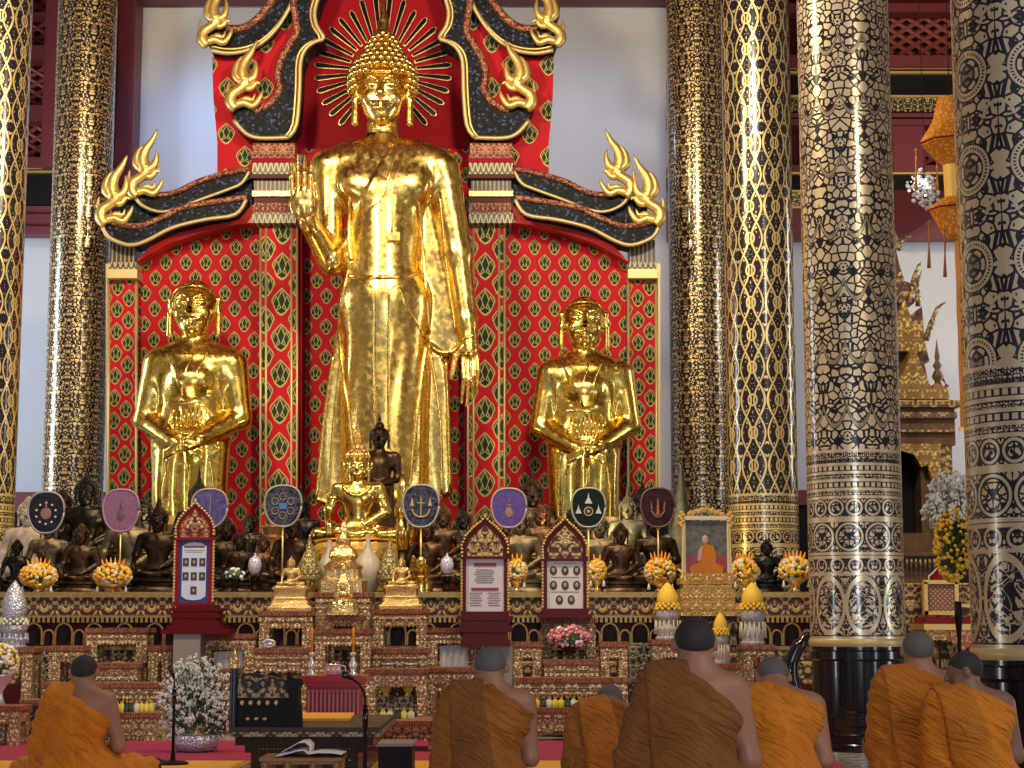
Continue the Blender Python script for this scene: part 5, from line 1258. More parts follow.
flower_bowl(744.5, 571, 13.5, 14, 18.75, 'yellow flower bowl right of the framed portrait', n=150)
flower_bowl(795, 570, 17, 14, 18.72, 'yellow flower bowl against the black and gold leaf column')
flower_bowl(569, 637, 22, 13, 17.64, 'pink and white flowers in a dark box below the portrait board', zb=P(0, 655, 17.85).z, mats=(PINK, PINK, PINK, WHTF, LEAF), spikes=0, tassels=False, n=130, bowl=MAROON)
flower_bowl(2, 662, 17, 19, 15.8, 'yellow and white bouquet at the left edge of the photo', zb=P(0, 706, 15.8).z, mats=(YEL, PALE, WHTF), spikes=0, tassels=False, n=160, bowl=SILVER)
flower_bowl(235, 575, 10, 7, 18.75, 'small bunch of white lotus buds in a dark bowl', mats=(WHTF,), spikes=0, tassels=False, n=16, bowl=BZ[2])
def spray(name, label, c, R, Y, n, mats, zb, r, pot, low=-.5, loc=None):
    u = Y/FPX; p = P(c[0], c[1], Y); t = thing(name, label, 'flowers', (p.x, Y, zb)); mbs = [MB() for _ in mats]; st = MB()
    base = Vector((p.x, Y, zb+.1)) if loc is None else Vector(loc)
    for i in range(n):
        v = RNG.normal(size=3); v /= np.linalg.norm(v); s = random.uniform(.35, 1.06)
        if v[2] < low: v[2] = abs(v[2])
        q = Vector((p.x+v[0]*R[0]*u*s, Y+v[1]*R[0]*u*.8*s, p.z+v[2]*R[1]*u*s)); k = random.randrange(len(mats)); rr = r*random.uniform(.6, 1.3)*u
        for j in range(4): a = random.random()*6.28; mbs[k].sph(q+Vector((cos(a), random.uniform(-.8, .2), sin(a)))*rr*1.1, (rr, rr*.6, rr), 5, 3)
        if i % 3 == 0: st.tube([base+(q-base)*.35+Vector((0, 0, .02)), q], .35*u, 4)
    for mb, mt in zip(mbs, mats):
        if mb.v: o = mb.build('blossoms', mt, t); o['kind'] = 'stuff'
    st.build('stems', LEAF, t)
    if pot: MB().lathe(pot, (p.x, Y, zb), 20).build('pot', SILV2 if name.startswith('white') else SOOT, t, True)
    return t
spray('white_flower_arrangement', 'large spray of small white flowers in a silver pot behind the microphone stand', (197, 703), (39, 44), 14.9, 900, (WHTF, WHTF, WHTF, PALE, LEAF), .02, 1.15, [(.12, 0), (.17, .02), (.19, .10), (.17, .13)], -.75)
spray('tall_flower_arrangement', 'tall bouquet, white above and yellow below, between the two front right columns', (955, 508), (32, 36), 16.6, 500, (WHTF, WHTF, PALE), .0, 1.5, [(.10, 0), (.10, .03), (.02, .06), (.018, .9), (.035, 1.1), (.03, 1.25)], -.6, (P(962, 570, 16.6).x, 16.6, 1.2))
t = bpy.data.objects['tall_flower_arrangement']; mbs = MB(); u = 16.5/FPX
for i in range(260):
    v = RNG.normal(size=3); v /= np.linalg.norm(v); q = P(953+v[0]*19, 545-v[2]*36, 16.45+v[1]*.1); mbs.sph(q, 2.1*u*random.uniform(.7, 1.2), 5, 4)
o = mbs.build('yellow_blossoms', YEL, t, True); o['kind'] = 'stuff'
# bud-shaped flower offerings on white pedestals
def phum(cx, y0, ym, yb, hw, Y, label, zb, c1=YEL, pc=None, cat='offering'):
    u = Y/FPX; p = P(cx, yb, Y); t = thing('flower_offering', label, cat, (p.x, Y, zb)); Z = lambda y: P(cx, y, Y).z
    h = Z(y0)-Z(ym)
    MB().lathe([(hw*.80*u, Z(ym)), (hw*.92*u, Z(ym)+h*.25), (hw*.85*u, Z(ym)+h*.5), (hw*.5*u, Z(ym)+h*.78), (hw*.15*u, Z(ym)+h*.95), (.01*u, Z(ym)+h)], (p.x, Y, 0), 20).build('bud', c1, t, True)
    mb = MB()
    for j in range(3):
        for i in range(12): a = 2*PI*(i+.5*j)/12; mb.sph((p.x+cos(a)*hw*(1.0-.06*j)*u, Y+sin(a)*hw*u, Z(ym)+(j*2.2-2)*u), (1.8*u, 1.8*u, 2*u), 6, 4)
    mb.build('petal_ring', YEL if c1 is YEL else PALE, t, True)
    zz = Z(ym)-3*u; H = zz-zb
    MB().lathe([(hw*1.0*u, 0), (hw*1.05*u, H*.06), (hw*.9*u, H*.12), (hw*.92*u, H*.38), (hw*.75*u, H*.46), (hw*.72*u, H*.62), (hw*.95*u, H*.72), (hw*1.02*u, H*.84), (hw*.95*u, H)], (p.x, Y, zb), 24).build('pedestal', pc or mat('white_lace_pedestal', lambda: dict(color=mix(vor(None, 45) > .35, (.62, .58, .66), (.40, .36, .36)), rough=.6)), t, 40)
    mb = MB()
    for i in range(16): a = 2*PI*i/16; mb.tube([(p.x+cos(a)*hw*1.02*u, Y+sin(a)*hw*1.02*u, zb+H*.66), (p.x+cos(a)*hw*1.1*u, Y+sin(a)*hw*1.1*u, zb+H*.2)], [.5*u, .9*u], 5)
    mb.build('garland', CREAM if c1 is YEL else SILV2, t, True); return t
phum(668, 582, 607, 637, 12, 17.85, 'yellow bud-shaped flower offering on white pedestal, left of the gold portrait pedestal', P(0, 640, 17.7).z)
phum(753, 582, 607, 642, 12, 17.85, 'yellow bud-shaped flower offering on white pedestal, right of the gold portrait pedestal', P(0, 645, 17.7).z)
phum(721, 612, 632, 661, 7.5, 17.5, 'small yellow flower offering just right of the large monk head', P(0, 664, 17.3).z)
phum(13, 580, 622, 646, 13.5, 17.75, 'bluish silver bud-shaped offering at the left edge below the flower bowl', P(0, 648, 17.6).z, SILV2, SILV2)
# small ornaments
GLASSV = mat('violet_glass', lambda: dict(color=mix(vor(None, 60) > .4, (.42, .30, .50), (.75, .72, .8)), rough=.2, metal=.2))
for cx, y0, yb, lab in ((447, 553, 596, 'violet crystal ornament on a dark stand left of the white text board'), (255, 556, 596, 'violet crystal ornament on a dark stand left of the brass Buddha')):
    t = lathed('crystal_ornament', cx, yb, 18.75, [(4, 596), (5, 592), (2.5, 588), (5.5, 580), (4.5, 576)], BZ[2], lab, 'ornament', AZ, 'stand')
    u = 18.75/FPX; p = P(cx, 565, 18.75); MB().lathe([(3*u, -10*u), (5.5*u, -6*u), (7*u, 0), (5.5*u, 6*u), (1.5*u, 9*u), (.3*u, 12*u)], p, 14).build('crystal', GLASSV, t, True)
p = P(267, 648.3, 17.0); t = thing('silver_dish', 'small round silver dish on the gilt step table left of centre', 'dish', (p.x, 17.15, P(0, 648.5, 17.1).z)); MB().sph((p.x, 17.15, P(0, 648.5, 17.1).z+.045), (.065, .03, .045), 16, 10).build('dish', SILVER, t, True); MB().tube([(p.x+.05*cos(a), 17.12, P(0, 648.5, 17.1).z+.045+.034*sin(a)) for a in np.linspace(0, 2*PI, 17)], .006, 5).build('rim', SILV2, t, True)
# ---------------------------------------------------------------- black carved preaching bench
Y0, Y1 = 12.2, 13.85; SZ = .37
a = P(229, 728, Y0); b = P(379, 728, Y0); u = Y0/FPX
t = thing('preaching_bench', 'wide black lacquered bench with carved gilt side rail and blue-black post', 'bench', ((a.x+b.x)/2, Y0, FZ))
MB().box(a.x, b.x, Y0, Y1, SZ-.035, SZ).build('seat', mat('bench_seat', color=(.06, .045, .035), rough=.5, spec=.2), t)
MB().box(a.x-.01, b.x+.01, Y0-.02, Y1+.02, SZ-.06, SZ-.03).build('gilt_edge', CARVE_K, t)
mb = MB()
for x0_, x1_, z0_, z1_ in ((.04, .04, .25, .31), (.10, .10, .2, .25), (.14, .14, .10, .2), (.06, .06, FZ, .10)): mb.box(a.x+x0_, b.x-x1_, Y0+x0_*.5, Y1-x1_*.5, z0_, z1_)
mb.build('body', BLACK, t); mb = MB()
for i in range(26): mb.sph((a.x+.2+i*(b.x-a.x-.4)/25, Y0+.055, .225), (.008, .006, .012), 6, 4)
for i in range(13): mb.sph((a.x+.2+i*(b.x-a.x-.4)/12, Y0+.075, .15), (.012, .006, .018), 6, 4)
mb.build('inlay', PALE, t)
px_ = P(232, 728, Y0).x; MB().lathe([(4.2*u, SZ), (4.2*u, P(0, 669, Y0).z)], (px_, Y0+.05, 0), 14).build('post', mat('blue_black', color=(.012, .02, .045), rough=.3), t, 40)
zf = P(0, 669, Y0).z; MB().lathe([(4*u, 0), (4.6*u, 2*u), (3*u, 4*u), (5*u, 7*u), (4.4*u, 11*u), (2*u, 14*u), (.8*u, 20*u)], (px_, Y0+.05, zf), 14).build('post_finial', BRASS, t, True)
xa, xb = P(237, 700, Y0).x, P(289, 700, Y0).x; Z = lambda y: P(0, y, Y0).z
cr = [(xa, Z(698)), (xa, Z(679))]+[(xa+(xb-xa)*q, Z(679-3*abs(sin(q*PI*2.5)))) for q in np.linspace(.05, .95, 20)]+[(xb, Z(683)), (xb+.01, Z(698))]
MB().prism(cr, Y0+.03, Y0+.07).build('carved_rail', CARVE_K, t)
MB().prism([(xa, Z(684)), (xa+.02, Z(674)), (xa+.12, Z(673)), (xb-.1, Z(678)), (xb, Z(684)), (xb, Z(690)), (xa, Z(690))], Y0+.08, Y0+.14).build('back_crest', BLACK, t)
mb = MB().box(xa, xb+.02, Y0+.03, Y0+.08, SZ, Z(698)); mb.build('side_panel', SOOT, t); mb = MB()
for i in range(5): mb.sph((xa+.03+i*.057, Y0+.025, Z(703)), (.014, .012, .018), 10, 7)
for i in range(3): mb.sph((xa+.07+i*.057, Y0+.025, Z(719)), (.015, .012, .012), 10, 7)
mb.build('pale_knobs', GILTP, t)
MB().prism([(P(x, y, Y0).x, Z(y)) for x, y in ((289, 727), (286, 712), (289, 700), (288, 690), (286, 684), (288, 671), (293, 678), (301, 679), (303, 684), (299, 689), (298, 697), (301, 706), (302, 727))], Y0+.0, Y0+.07).build('scroll_arm', SOOT, t)
MB().prism([(P(x, y, Y0).x, Z(y)) for x, y in ((245, 700), (247, 676), (254, 671), (262, 676), (270, 672), (279, 679), (286, 682), (288, 700))], Y0+.16, Y0+.2).build('carved_crest', SOOT, t)
q = [P(289, 713, 13.7), P(355, 712.5, 13.7), P(350, 720, 12.9), P(290, 721, 12.9)]
tag(MB().add([Vector((v.x, v.y, SZ+.002)) for v in q]+[Vector((v.x, v.y, SZ+.022)) for v in q], [(0, 3, 2, 1), (4, 5, 6, 7), (0, 1, 5, 4), (1, 2, 6, 5), (2, 3, 7, 6), (3, 0, 4, 7)]).build('sitting_cloth', cloth('orange_sitting_cloth', (.85, .38, .03), 10)), 'flat orange cloth lying on the black bench', 'cloth')
# book stand with open book
Yb = 9.8; u = Yb/FPX; a = P(259, 758, Yb); b = P(341, 758, Yb); zt = a.z
t = thing('book_table', 'small brown wooden table under the open book', 'table', ((a.x+b.x)/2, Yb, FZ))
MB().box(a.x, b.x, Yb, Yb+.34, zt-.018, zt).build('tabletop', WOOD, t)
mb = MB().box(a.x+.02, b.x-.02, Yb+.015, Yb+.03, zt-.035, zt-.018); mb.build('rail', WOOD, t)
for xx in (a.x+.01, a.x+.13, b.x-.17, b.x-.045):
    for yy in (Yb+.005, Yb+.30): MB().lathe([(.018, FZ), (.014, FZ+.05), (.018, zt-.08), (.02, zt-.03), (.018, zt-.018)], (xx+.018, yy+.018, 0), 10).build('leg', WOOD, t, True)
t = thing('open_book', 'open white book with curling left page on the wooden table', 'book', ((a.x+b.x)/2+.02, Yb+.1, zt))
xc = P(308, 758, Yb).x
def page(pts, name): 
    vs = []; n = len(pts)
    for dy in (.03, .27): vs += [(x, Yb+dy, z) for x, z in pts]
    for dy in (.03, .27): vs += [(x, Yb+dy, z-.004) for x, z in pts]
    fs = []
    for i in range(n-1): fs += [(i, i+1, n+i+1, n+i), (2*n+i, 3*n+i, 3*n+i+1, 2*n+i+1), (i, 2*n+i, 2*n+i+1, i+1), (n+i, n+i+1, 3*n+i+1, 3*n+i)]
    link(name, vs, fs, PAPER, t, True)
page([(xc, zt+.02), (xc+.05, zt+.028), (xc+.12, zt+.026), (xc+.18, zt+.018)], 'right_pages')
page([(x, z) for x, z in [(xc, zt+.02), (xc-.03, zt+.04), (xc-.07, zt+.035), (xc-.12, zt+.02), (xc-.18, zt+.006)]], 'left_pages')
page([(x, z) for x, z in [(xc, zt+.022), (xc+.005, zt+.06), (xc-.02, zt+.082), (xc-.055, zt+.08), (xc-.10, zt+.055), (xc-.145, zt+.03)]], 'curling_page')
MB().box(xc-.18, xc+.185, Yb+.02, Yb+.28, zt+.001, zt+.006).build('cover', MAROON, t)
# microphones
def mic(cx, ytop, Y, path, base_r, label, micpts, zb=FZ):
    p = P(cx, ytop, Y); u = Y/FPX; t = thing('microphone_stand', label, 'microphone', (p.x, Y, zb))
    MB().lathe([(base_r, 0), (base_r, .012), (base_r*.8, .022), (.02, .03), (.016, .08)], (p.x, Y, zb), 28).build('base', SOOT, t, 40)
    MB().tube([(p.x, Y, zb+.03), (p.x, Y, p.z)], .011, 10).build('pole', SOOT, t, True)
    MB().tube(catmull([P(*q, Y) for q in path], 5), .006, 8).build('gooseneck', SOOT, t, True)
    m0, m1 = P(*micpts[0], Y), P(*micpts[1], Y); MB().tube([m0, m0.lerp(m1, .7), m1], [.011, .016, .019], 12).sph(m1, .022, 12, 8).build('microphone', BLACK, t, True)
    MB().tube([(p.x, Y, p.z-.12), (p.x, Y, p.z-.02)], .017, 10).build('clutch', BLACK, t, True)
mic(174.5, 686, 13.4, [(174.5, 686), (174, 679), (171, 672)], .115, 'black microphone on a round-based stand before the white flowers', ((174, 678), (170, 668)))
mic(365.5, 705, 9.6, [(365.5, 706), (364.5, 694), (358, 683), (350, 678)], .13, 'black gooseneck microphone stand right of the black bench', ((353, 679), (345, 675)))
pth = [Vector((P(174, 763, 13.4).x-.02, 13.4, FZ+.012)), Vector((P(160, 760, 13.5).x, 13.6, FZ+.01)), Vector((P(145, 755, 13.8).x, 14.1, .03)), Vector((P(120, 750, 14.2).x, 14.5, .03))]
tag(MB().tube(catmull(pth, 6), .008, 6).build('microphone_cable', SOOT, None, True), 'thin black cable running left from the microphone base', 'cable')
o = pbox(378, 746, 412, 790, 11.6, .35).build('speaker_box', SOOT); o2 = tag(o, 'small dark box with grey top at the right end of the black bench', 'box')
oo = pbox(377, 743.5, 413, 746.5, 11.58, .4).build('lid', GREYW, o)
# red vase-like post & elephant-like dark figure near the column
lathed('red_vase', 759, 700, 17.0, [(5, 735), (5, 700), (4, 684), (2.2, 676), (1.6, 662), (2.2, 658)], DEEPRED, 'slender dark red vase behind the monk in bright orange', 'vase', 0)
# dark carved swan-neck figure left of the leaf column
Yq = 16.9; q = [(797, 735, 0), (795, 700, 0), (790, 672, 0), (794, 655, 0), (802, 642, 0), (808, 636, 0), (812, 642, 0)]
t = thing('black_naga_figure', 'tall black carved figure with bent head between altar and the leaf column', 'figure', (P(797, 735, Yq).x, Yq, 0))
MB().tube(catmull([P(x, y, Yq) for x, y, _ in q], 5), [8*Yq/FPX]*12+[7*Yq/FPX]*8+[5*Yq/FPX]*8+[2.5*Yq/FPX]*3, 10).build('body', BLACK, t, True)
# ---------------------------------------------------------------- right-hand background: gilt pavilion, throne, lantern
YP = 22.0; u = YP/FPX; PG = m_carved('pavilion_gold', (.62, .44, .18), (.12, .06, .03), 20, .42, .6); PBR = m_bronze('pavilion_brown', (.22, .12, .05), .5, .4)
x0 = P(880, 500, YP).x
t = thing('gilt_pavilion', 'carved gilt pavilion with tiered pointed roof between the front right columns', 'pavilion', (P(915, 500, YP).x, YP, 0))
def pb(name, mt, rects, dy=0.0, dep=.5):
    mb = MB()
    for r_ in rects: pbox(*r_, YP+dy, dep, mb)
    mb.build(name, mt, t)
pb('base', PBR, [(880, 533, 958, 540), (880, 540, 950, 552), (880, 568, 952, 580), (880, 580, 960, 720)], -.2, 1.2)
mb = MB()
for i in range(13): q = P(884+i*4.6, 568, YP-.3); mb.lathe([(.022, 0), (.012, .03), (.022, .08), (.012, .13)], q, 8)
mb.build('balusters', PG, t, True); pb('handrail', PBR, [(880, 552, 950, 556)], -.35, .15)
pb('pillar', PG, [(938, 432, 953, 533)], -.1); pb('pillar', PG, [(866, 432, 880, 533)], -.1)
pb('inner_pillar', PBR, [(921, 445, 936, 533)], .05); pb('dark_interior', SOOT, [(866, 445, 950, 533)], .4, .2)
pb('entablature', PG, [(862, 400, 960, 407), (864, 412, 957, 418), (868, 424, 955, 432)], -.2, .9); pb('entablature_core', PBR, [(866, 407, 955, 445)], -.12, .8)
def P3(pts, y0, y1, name, mt):
    MB().prism([(P(x, y, YP).x, P(x, y, YP).z) for x, y in pts], y0, y1).build(name, mt, t)
P3([(880, 445), (938, 445), (938, 500), (934, 478), (930, 482), (925, 466), (919, 468), (912, 456), (900, 452), (888, 456), (880, 462)], YP-.15, YP-.05, 'lambrequin', m_carved('bright_carving', (.85, .62, .2), (.3, .16, .04), 24, .45, .9))
BC = bpy.data.materials['bright_carving']
P3([(872, 400), (948, 400), (945, 388), (934, 384), (930, 390), (925, 378), (920, 368), (912, 345), (904, 368), (896, 384), (872, 392)], YP-.1, YP+.4, 'pediment', BC)
P3([(868, 350), (928, 350), (926, 330), (920, 326), (914, 320), (906, 296), (898, 320), (868, 326)], YP+.1, YP+.5, 'upper_pediment', BC); P3([(868, 356), (938, 356), (934, 340), (930, 300), (920, 308), (868, 330)], YP+.45, YP+.8, 'roof_tier', PG)
P3([(868, 300), (918, 300), (914, 280), (908, 278), (903, 262), (898, 240), (868, 250)], YP+.2, YP+.55, 'top_pediment', PG); P3([(868, 410), (938, 400), (930, 360), (868, 350)], YP+.3, YP+.9, 'roof_body', PBR)
P3([(880, 262), (902, 262), (900, 248), (903, 232), (898, 222), (895, 205), (880, 200)], YP+.3, YP+.6, 'crown_pediment', BC)
for pts in ([(926, 340), (932, 322), (938, 308), (946, 302)], [(912, 286), (917, 270), (921, 262)], [(898, 250), (903, 240), (911, 236)], [(908, 300), (914, 290), (922, 270)], [(936, 404), (944, 396), (947, 386), (942, 378)]):
    MB().tube(catmull([P(x, y, YP+.1) for x, y in pts], 4), [3.2*u]*5+[2.4*u]*4+[1.2*u]*3+[.4*u] if len(pts) == 4 else [2.6*u]*4+[1.8*u]*3+[.5*u]*2, 8).build('roof_finial', PG, t, True)
def spire(cx, yb, yt, r, mt): 
    p = P(cx, yb, YP); h = P(cx, yt, YP).z-p.z
    MB().lathe([(r*u, 0), (r*.8*u, h*.1), (r*1.5*u, h*.18), (r*1.1*u, h*.28), (r*.6*u, h*.34), (r*1.2*u, h*.42), (r*.5*u, h*.52), (r*.7*u, h*.6), (r*.3*u, h*.8), (.02*u, h)], p, 12).build('spire', mt, t, True)
spire(938, 386, 338, 4, PBR); spire(918, 306, 272, 3, PG)
# gold throne chair
Yc = 18.4
t = thing('throne_chair', 'gold armchair with patterned back and red cushion, seen between the front right columns', 'chair', (P(948, 640, Yc).x, Yc, 0))
def cbx(name, mt, rects, dy=0, dep=.1):
    mb = MB()
    for r_ in rects: pbox(*r_, Yc+dy, dep, mb)
    return mb.build(name, mt, t)
cbx('back_frame', GILT, [(924, 582, 928, 615), (955, 582, 959, 615), (924, 580, 959, 584), (924, 611, 959, 615)], .35)
def f_chk():
    x, y, z = coords(); g = hyp(xmod(x+z, .05)-.025, xmod(x-z, .05)-.025) < .012
    return dict(color=mix(g, (.26, .12, .08), (.6, .45, .3)), rough=.6)
cbx('backrest', mat('patterned_brocade', f_chk), [(928, 584, 955, 611)], .38, .05)
cbx('cushion', DEEPRED, [(926, 617, 985, 624)], -.1, .55); cbx('seat', GILT, [(924, 624, 988, 630)], -.12, .6); cbx('apron', m_carved('chair_carving', (.8, .6, .28), (.4, .2, .08), 30, .45, .6), [(926, 630, 986, 640)], -.1, .5)
for x_ in (926, 980): cbx('leg', GILT, [(x_, 640, x_+6, 729)], -.1, .08); cbx('leg', GILT, [(x_, 640, x_+6, 729)], .4, .08)
MB().prism([(P(x, y, Yc).x, P(x, y, Yc).z) for x, y in ((947, 632), (975, 632), (972, 642), (966, 645), (960, 651), (954, 645), (949, 642))], Yc-.14, Yc-.09).build('carved_pendant', m_carved('pendant', (.75, .45, .3), (.4, .12, .06), 34, .45, .4), t)
cbx('gilt_rail', GILT, [(958, 604, 985, 607)], 0, .05)
t = thing('red_pointed_board', 'small red pointed board with white edge above the gold throne chair', 'board', (P(938, 582, 18.9).x, 18.9, 0))
q = [(929, 583), (929, 576), (933, 573), (938, 567), (943, 573), (947, 576), (947, 583)]
MB().prism([(P(x, y, 18.9).x, P(x, y, 18.9).z) for x, y in q], 18.9, 18.93).build('board', DEEPRED, t); MB().tube([P(x, y, 18.89) for x, y in q], .009, 6).build('edge', CREAM, t, True); MB().box(P(937, 583, 18.9).x, P(939, 583, 18.9).x, 18.91, 18.93, 0, P(0, 582, 18.9).z).build('post', DEEPRED, t)
pbx('chair_screen', 900, 583, 985, 760, 19.0, .1, CARVE_D, 'dark carved low screen behind the gold throne chair', 'screen', 0)
pbx('gilt_low_table', 872, 676, 968, 686, 17.2, .5, CARVE_R, 'low carved red-brown platform behind the two monks on the right', 'platform', 0)
# hanging lantern-parasol with crystals
YL = 17.0; u = YL/FPX; p = P(952, 180, YL)
t = thing('hanging_lantern', 'orange and gold tiered hanging lantern with tassels beside the flower-ring column', 'lantern', (p.x, YL, P(0, 277, YL).z))
OG = mat('orange_gold_silk', lambda: dict(color=mix(vor(None, 30) > .4, (.85, .42, .05), (.62, .20, .02)), rough=.5))
for nm, pr in (('upper_tier', [(22, 133), (20, 128), (14, 105), (12, 98)]), ('main_tier', [(10, 165), (30, 145), (31, 141), (22, 128), (20, 124)]), ('lower_tier', [(6, 240), (10, 236), (24, 212), (25, 208), (10, 198)])):
    pr = sorted(pr, key=lambda q: -q[1]); MB().lathe([(r*u, P(952, y, YL).z) for r, y in pr], (p.x, YL, 0), 8).build(nm, OG, t)
for nm, r, y in (('tier_trim', 31, 143), ('tier_trim', 25, 210), ('tier_trim', 22, 131)): MB().tube([(p.x+r*u*cos(a), YL+r*u*sin(a), P(952, y, YL).z) for a in np.linspace(0, 2*PI, 9)], .8*u, 6).build(nm, DEEPRED, t)
MB().tube([(p.x, YL, P(952, 240, YL).z), (p.x, YL, 12.9)], .005, 6).build('hanging_rod', SOOT, t)
MB().lathe([(8*u, P(0, 198, YL).z), (9*u, P(0, 165, YL).z)], (p.x, YL, 0), 10).build('core', mat('lantern_silk', color=(.95, .62, .12), rough=.6), t)
for cx, ya, yb in ((929, 222, 268), (945, 230, 277), (937, 160, 190), (916, 150, 190)):
    q = P(cx, ya, YL-.3); q2 = P(cx, yb, YL-.3); MB().tube([q, q.lerp(q2, .25), q.lerp(q2, .5), q2], [.5*u, 1.2*u, .8*u, 2.0*u], 8).sph(q, 1.8*u, 8, 6).build('tassel', mat('tassel_brown', color=(.35, .15, .06), rough=.6) if ya > 200 else OG, t, True)
t = thing('crystal_chandelier', 'glittering crystal chandelier partly behind the orange lantern', 'chandelier', (P(925, 190, 17.8).x, 17.8, P(0, 215, 17.8).z))
mb = MB(); gl = MB()
for i in range(150):
    v = RNG.normal(size=3); v /= np.linalg.norm(v); q = P(925+v[0]*19*random.random()**.4, 188-v[2]*20*random.random()**.4+(4 if v[0] > 0 else 0), 17.8+v[1]*.2)
    (gl if i % 9 == 0 else mb).sph(q, random.uniform(1.0, 2.4)*17.8/FPX, 6, 4)
mb.build('crystals', mat('crystal', color=(.85, .88, .95), rough=.08, metal=.2, trans=.5), t)['kind'] = 'stuff'
gl.build('bulbs', mat('lit_bulbs', color=(1, 1, 1), emit=(1, .97, .92), estr=6.0), t)['kind'] = 'stuff'
MB().tube([P(925, 190, 17.8), Vector((P(925, 190, 17.8).x, 17.8, 12.9))], .004, 6).build('chain', SOOT, t)
q = P(959.5, 240, 20.0); q2 = P(959.5, 428, 20.0)
t = thing('hanging_banner', 'narrow orange banner hanging beside the flower-ring column', 'banner', (q.x, 20.0, q2.z))
mb = MB(); vs = []; fs = []
for i in range(40):
    z = q.z+(q2.z-q.z)*i/39+0.6*(1-i/39)
    for s in (-1, 0, 1): vs.append((q.x+s*.055, 20.0+.012*sin(i*.7)+.01*s, z))
for k in (0,): pass
n_ = len(vs); vs += [(x, y+.015, z) for x, y, z in vs]
for i in range(39):
    for s in range(2):
        A = i*3+s; fs += [(A, A+3, A+4, A+1), (A+n_, A+1+n_, A+4+n_, A+3+n_)]
link('cloth', vs, fs, cloth('banner_orange', (.52, .20, .03), 8), t, True); MB().box(q.x-.07, q.x+.07, 19.99, 20.03, q2.z-.03, q2.z+.01).build('bottom_rod', GILT, t)
MB().tube([(q.x, 20.0, q.z+.6), (q.x, 20.0, 12.95)], .006, 6).build('cord', GILT, t)
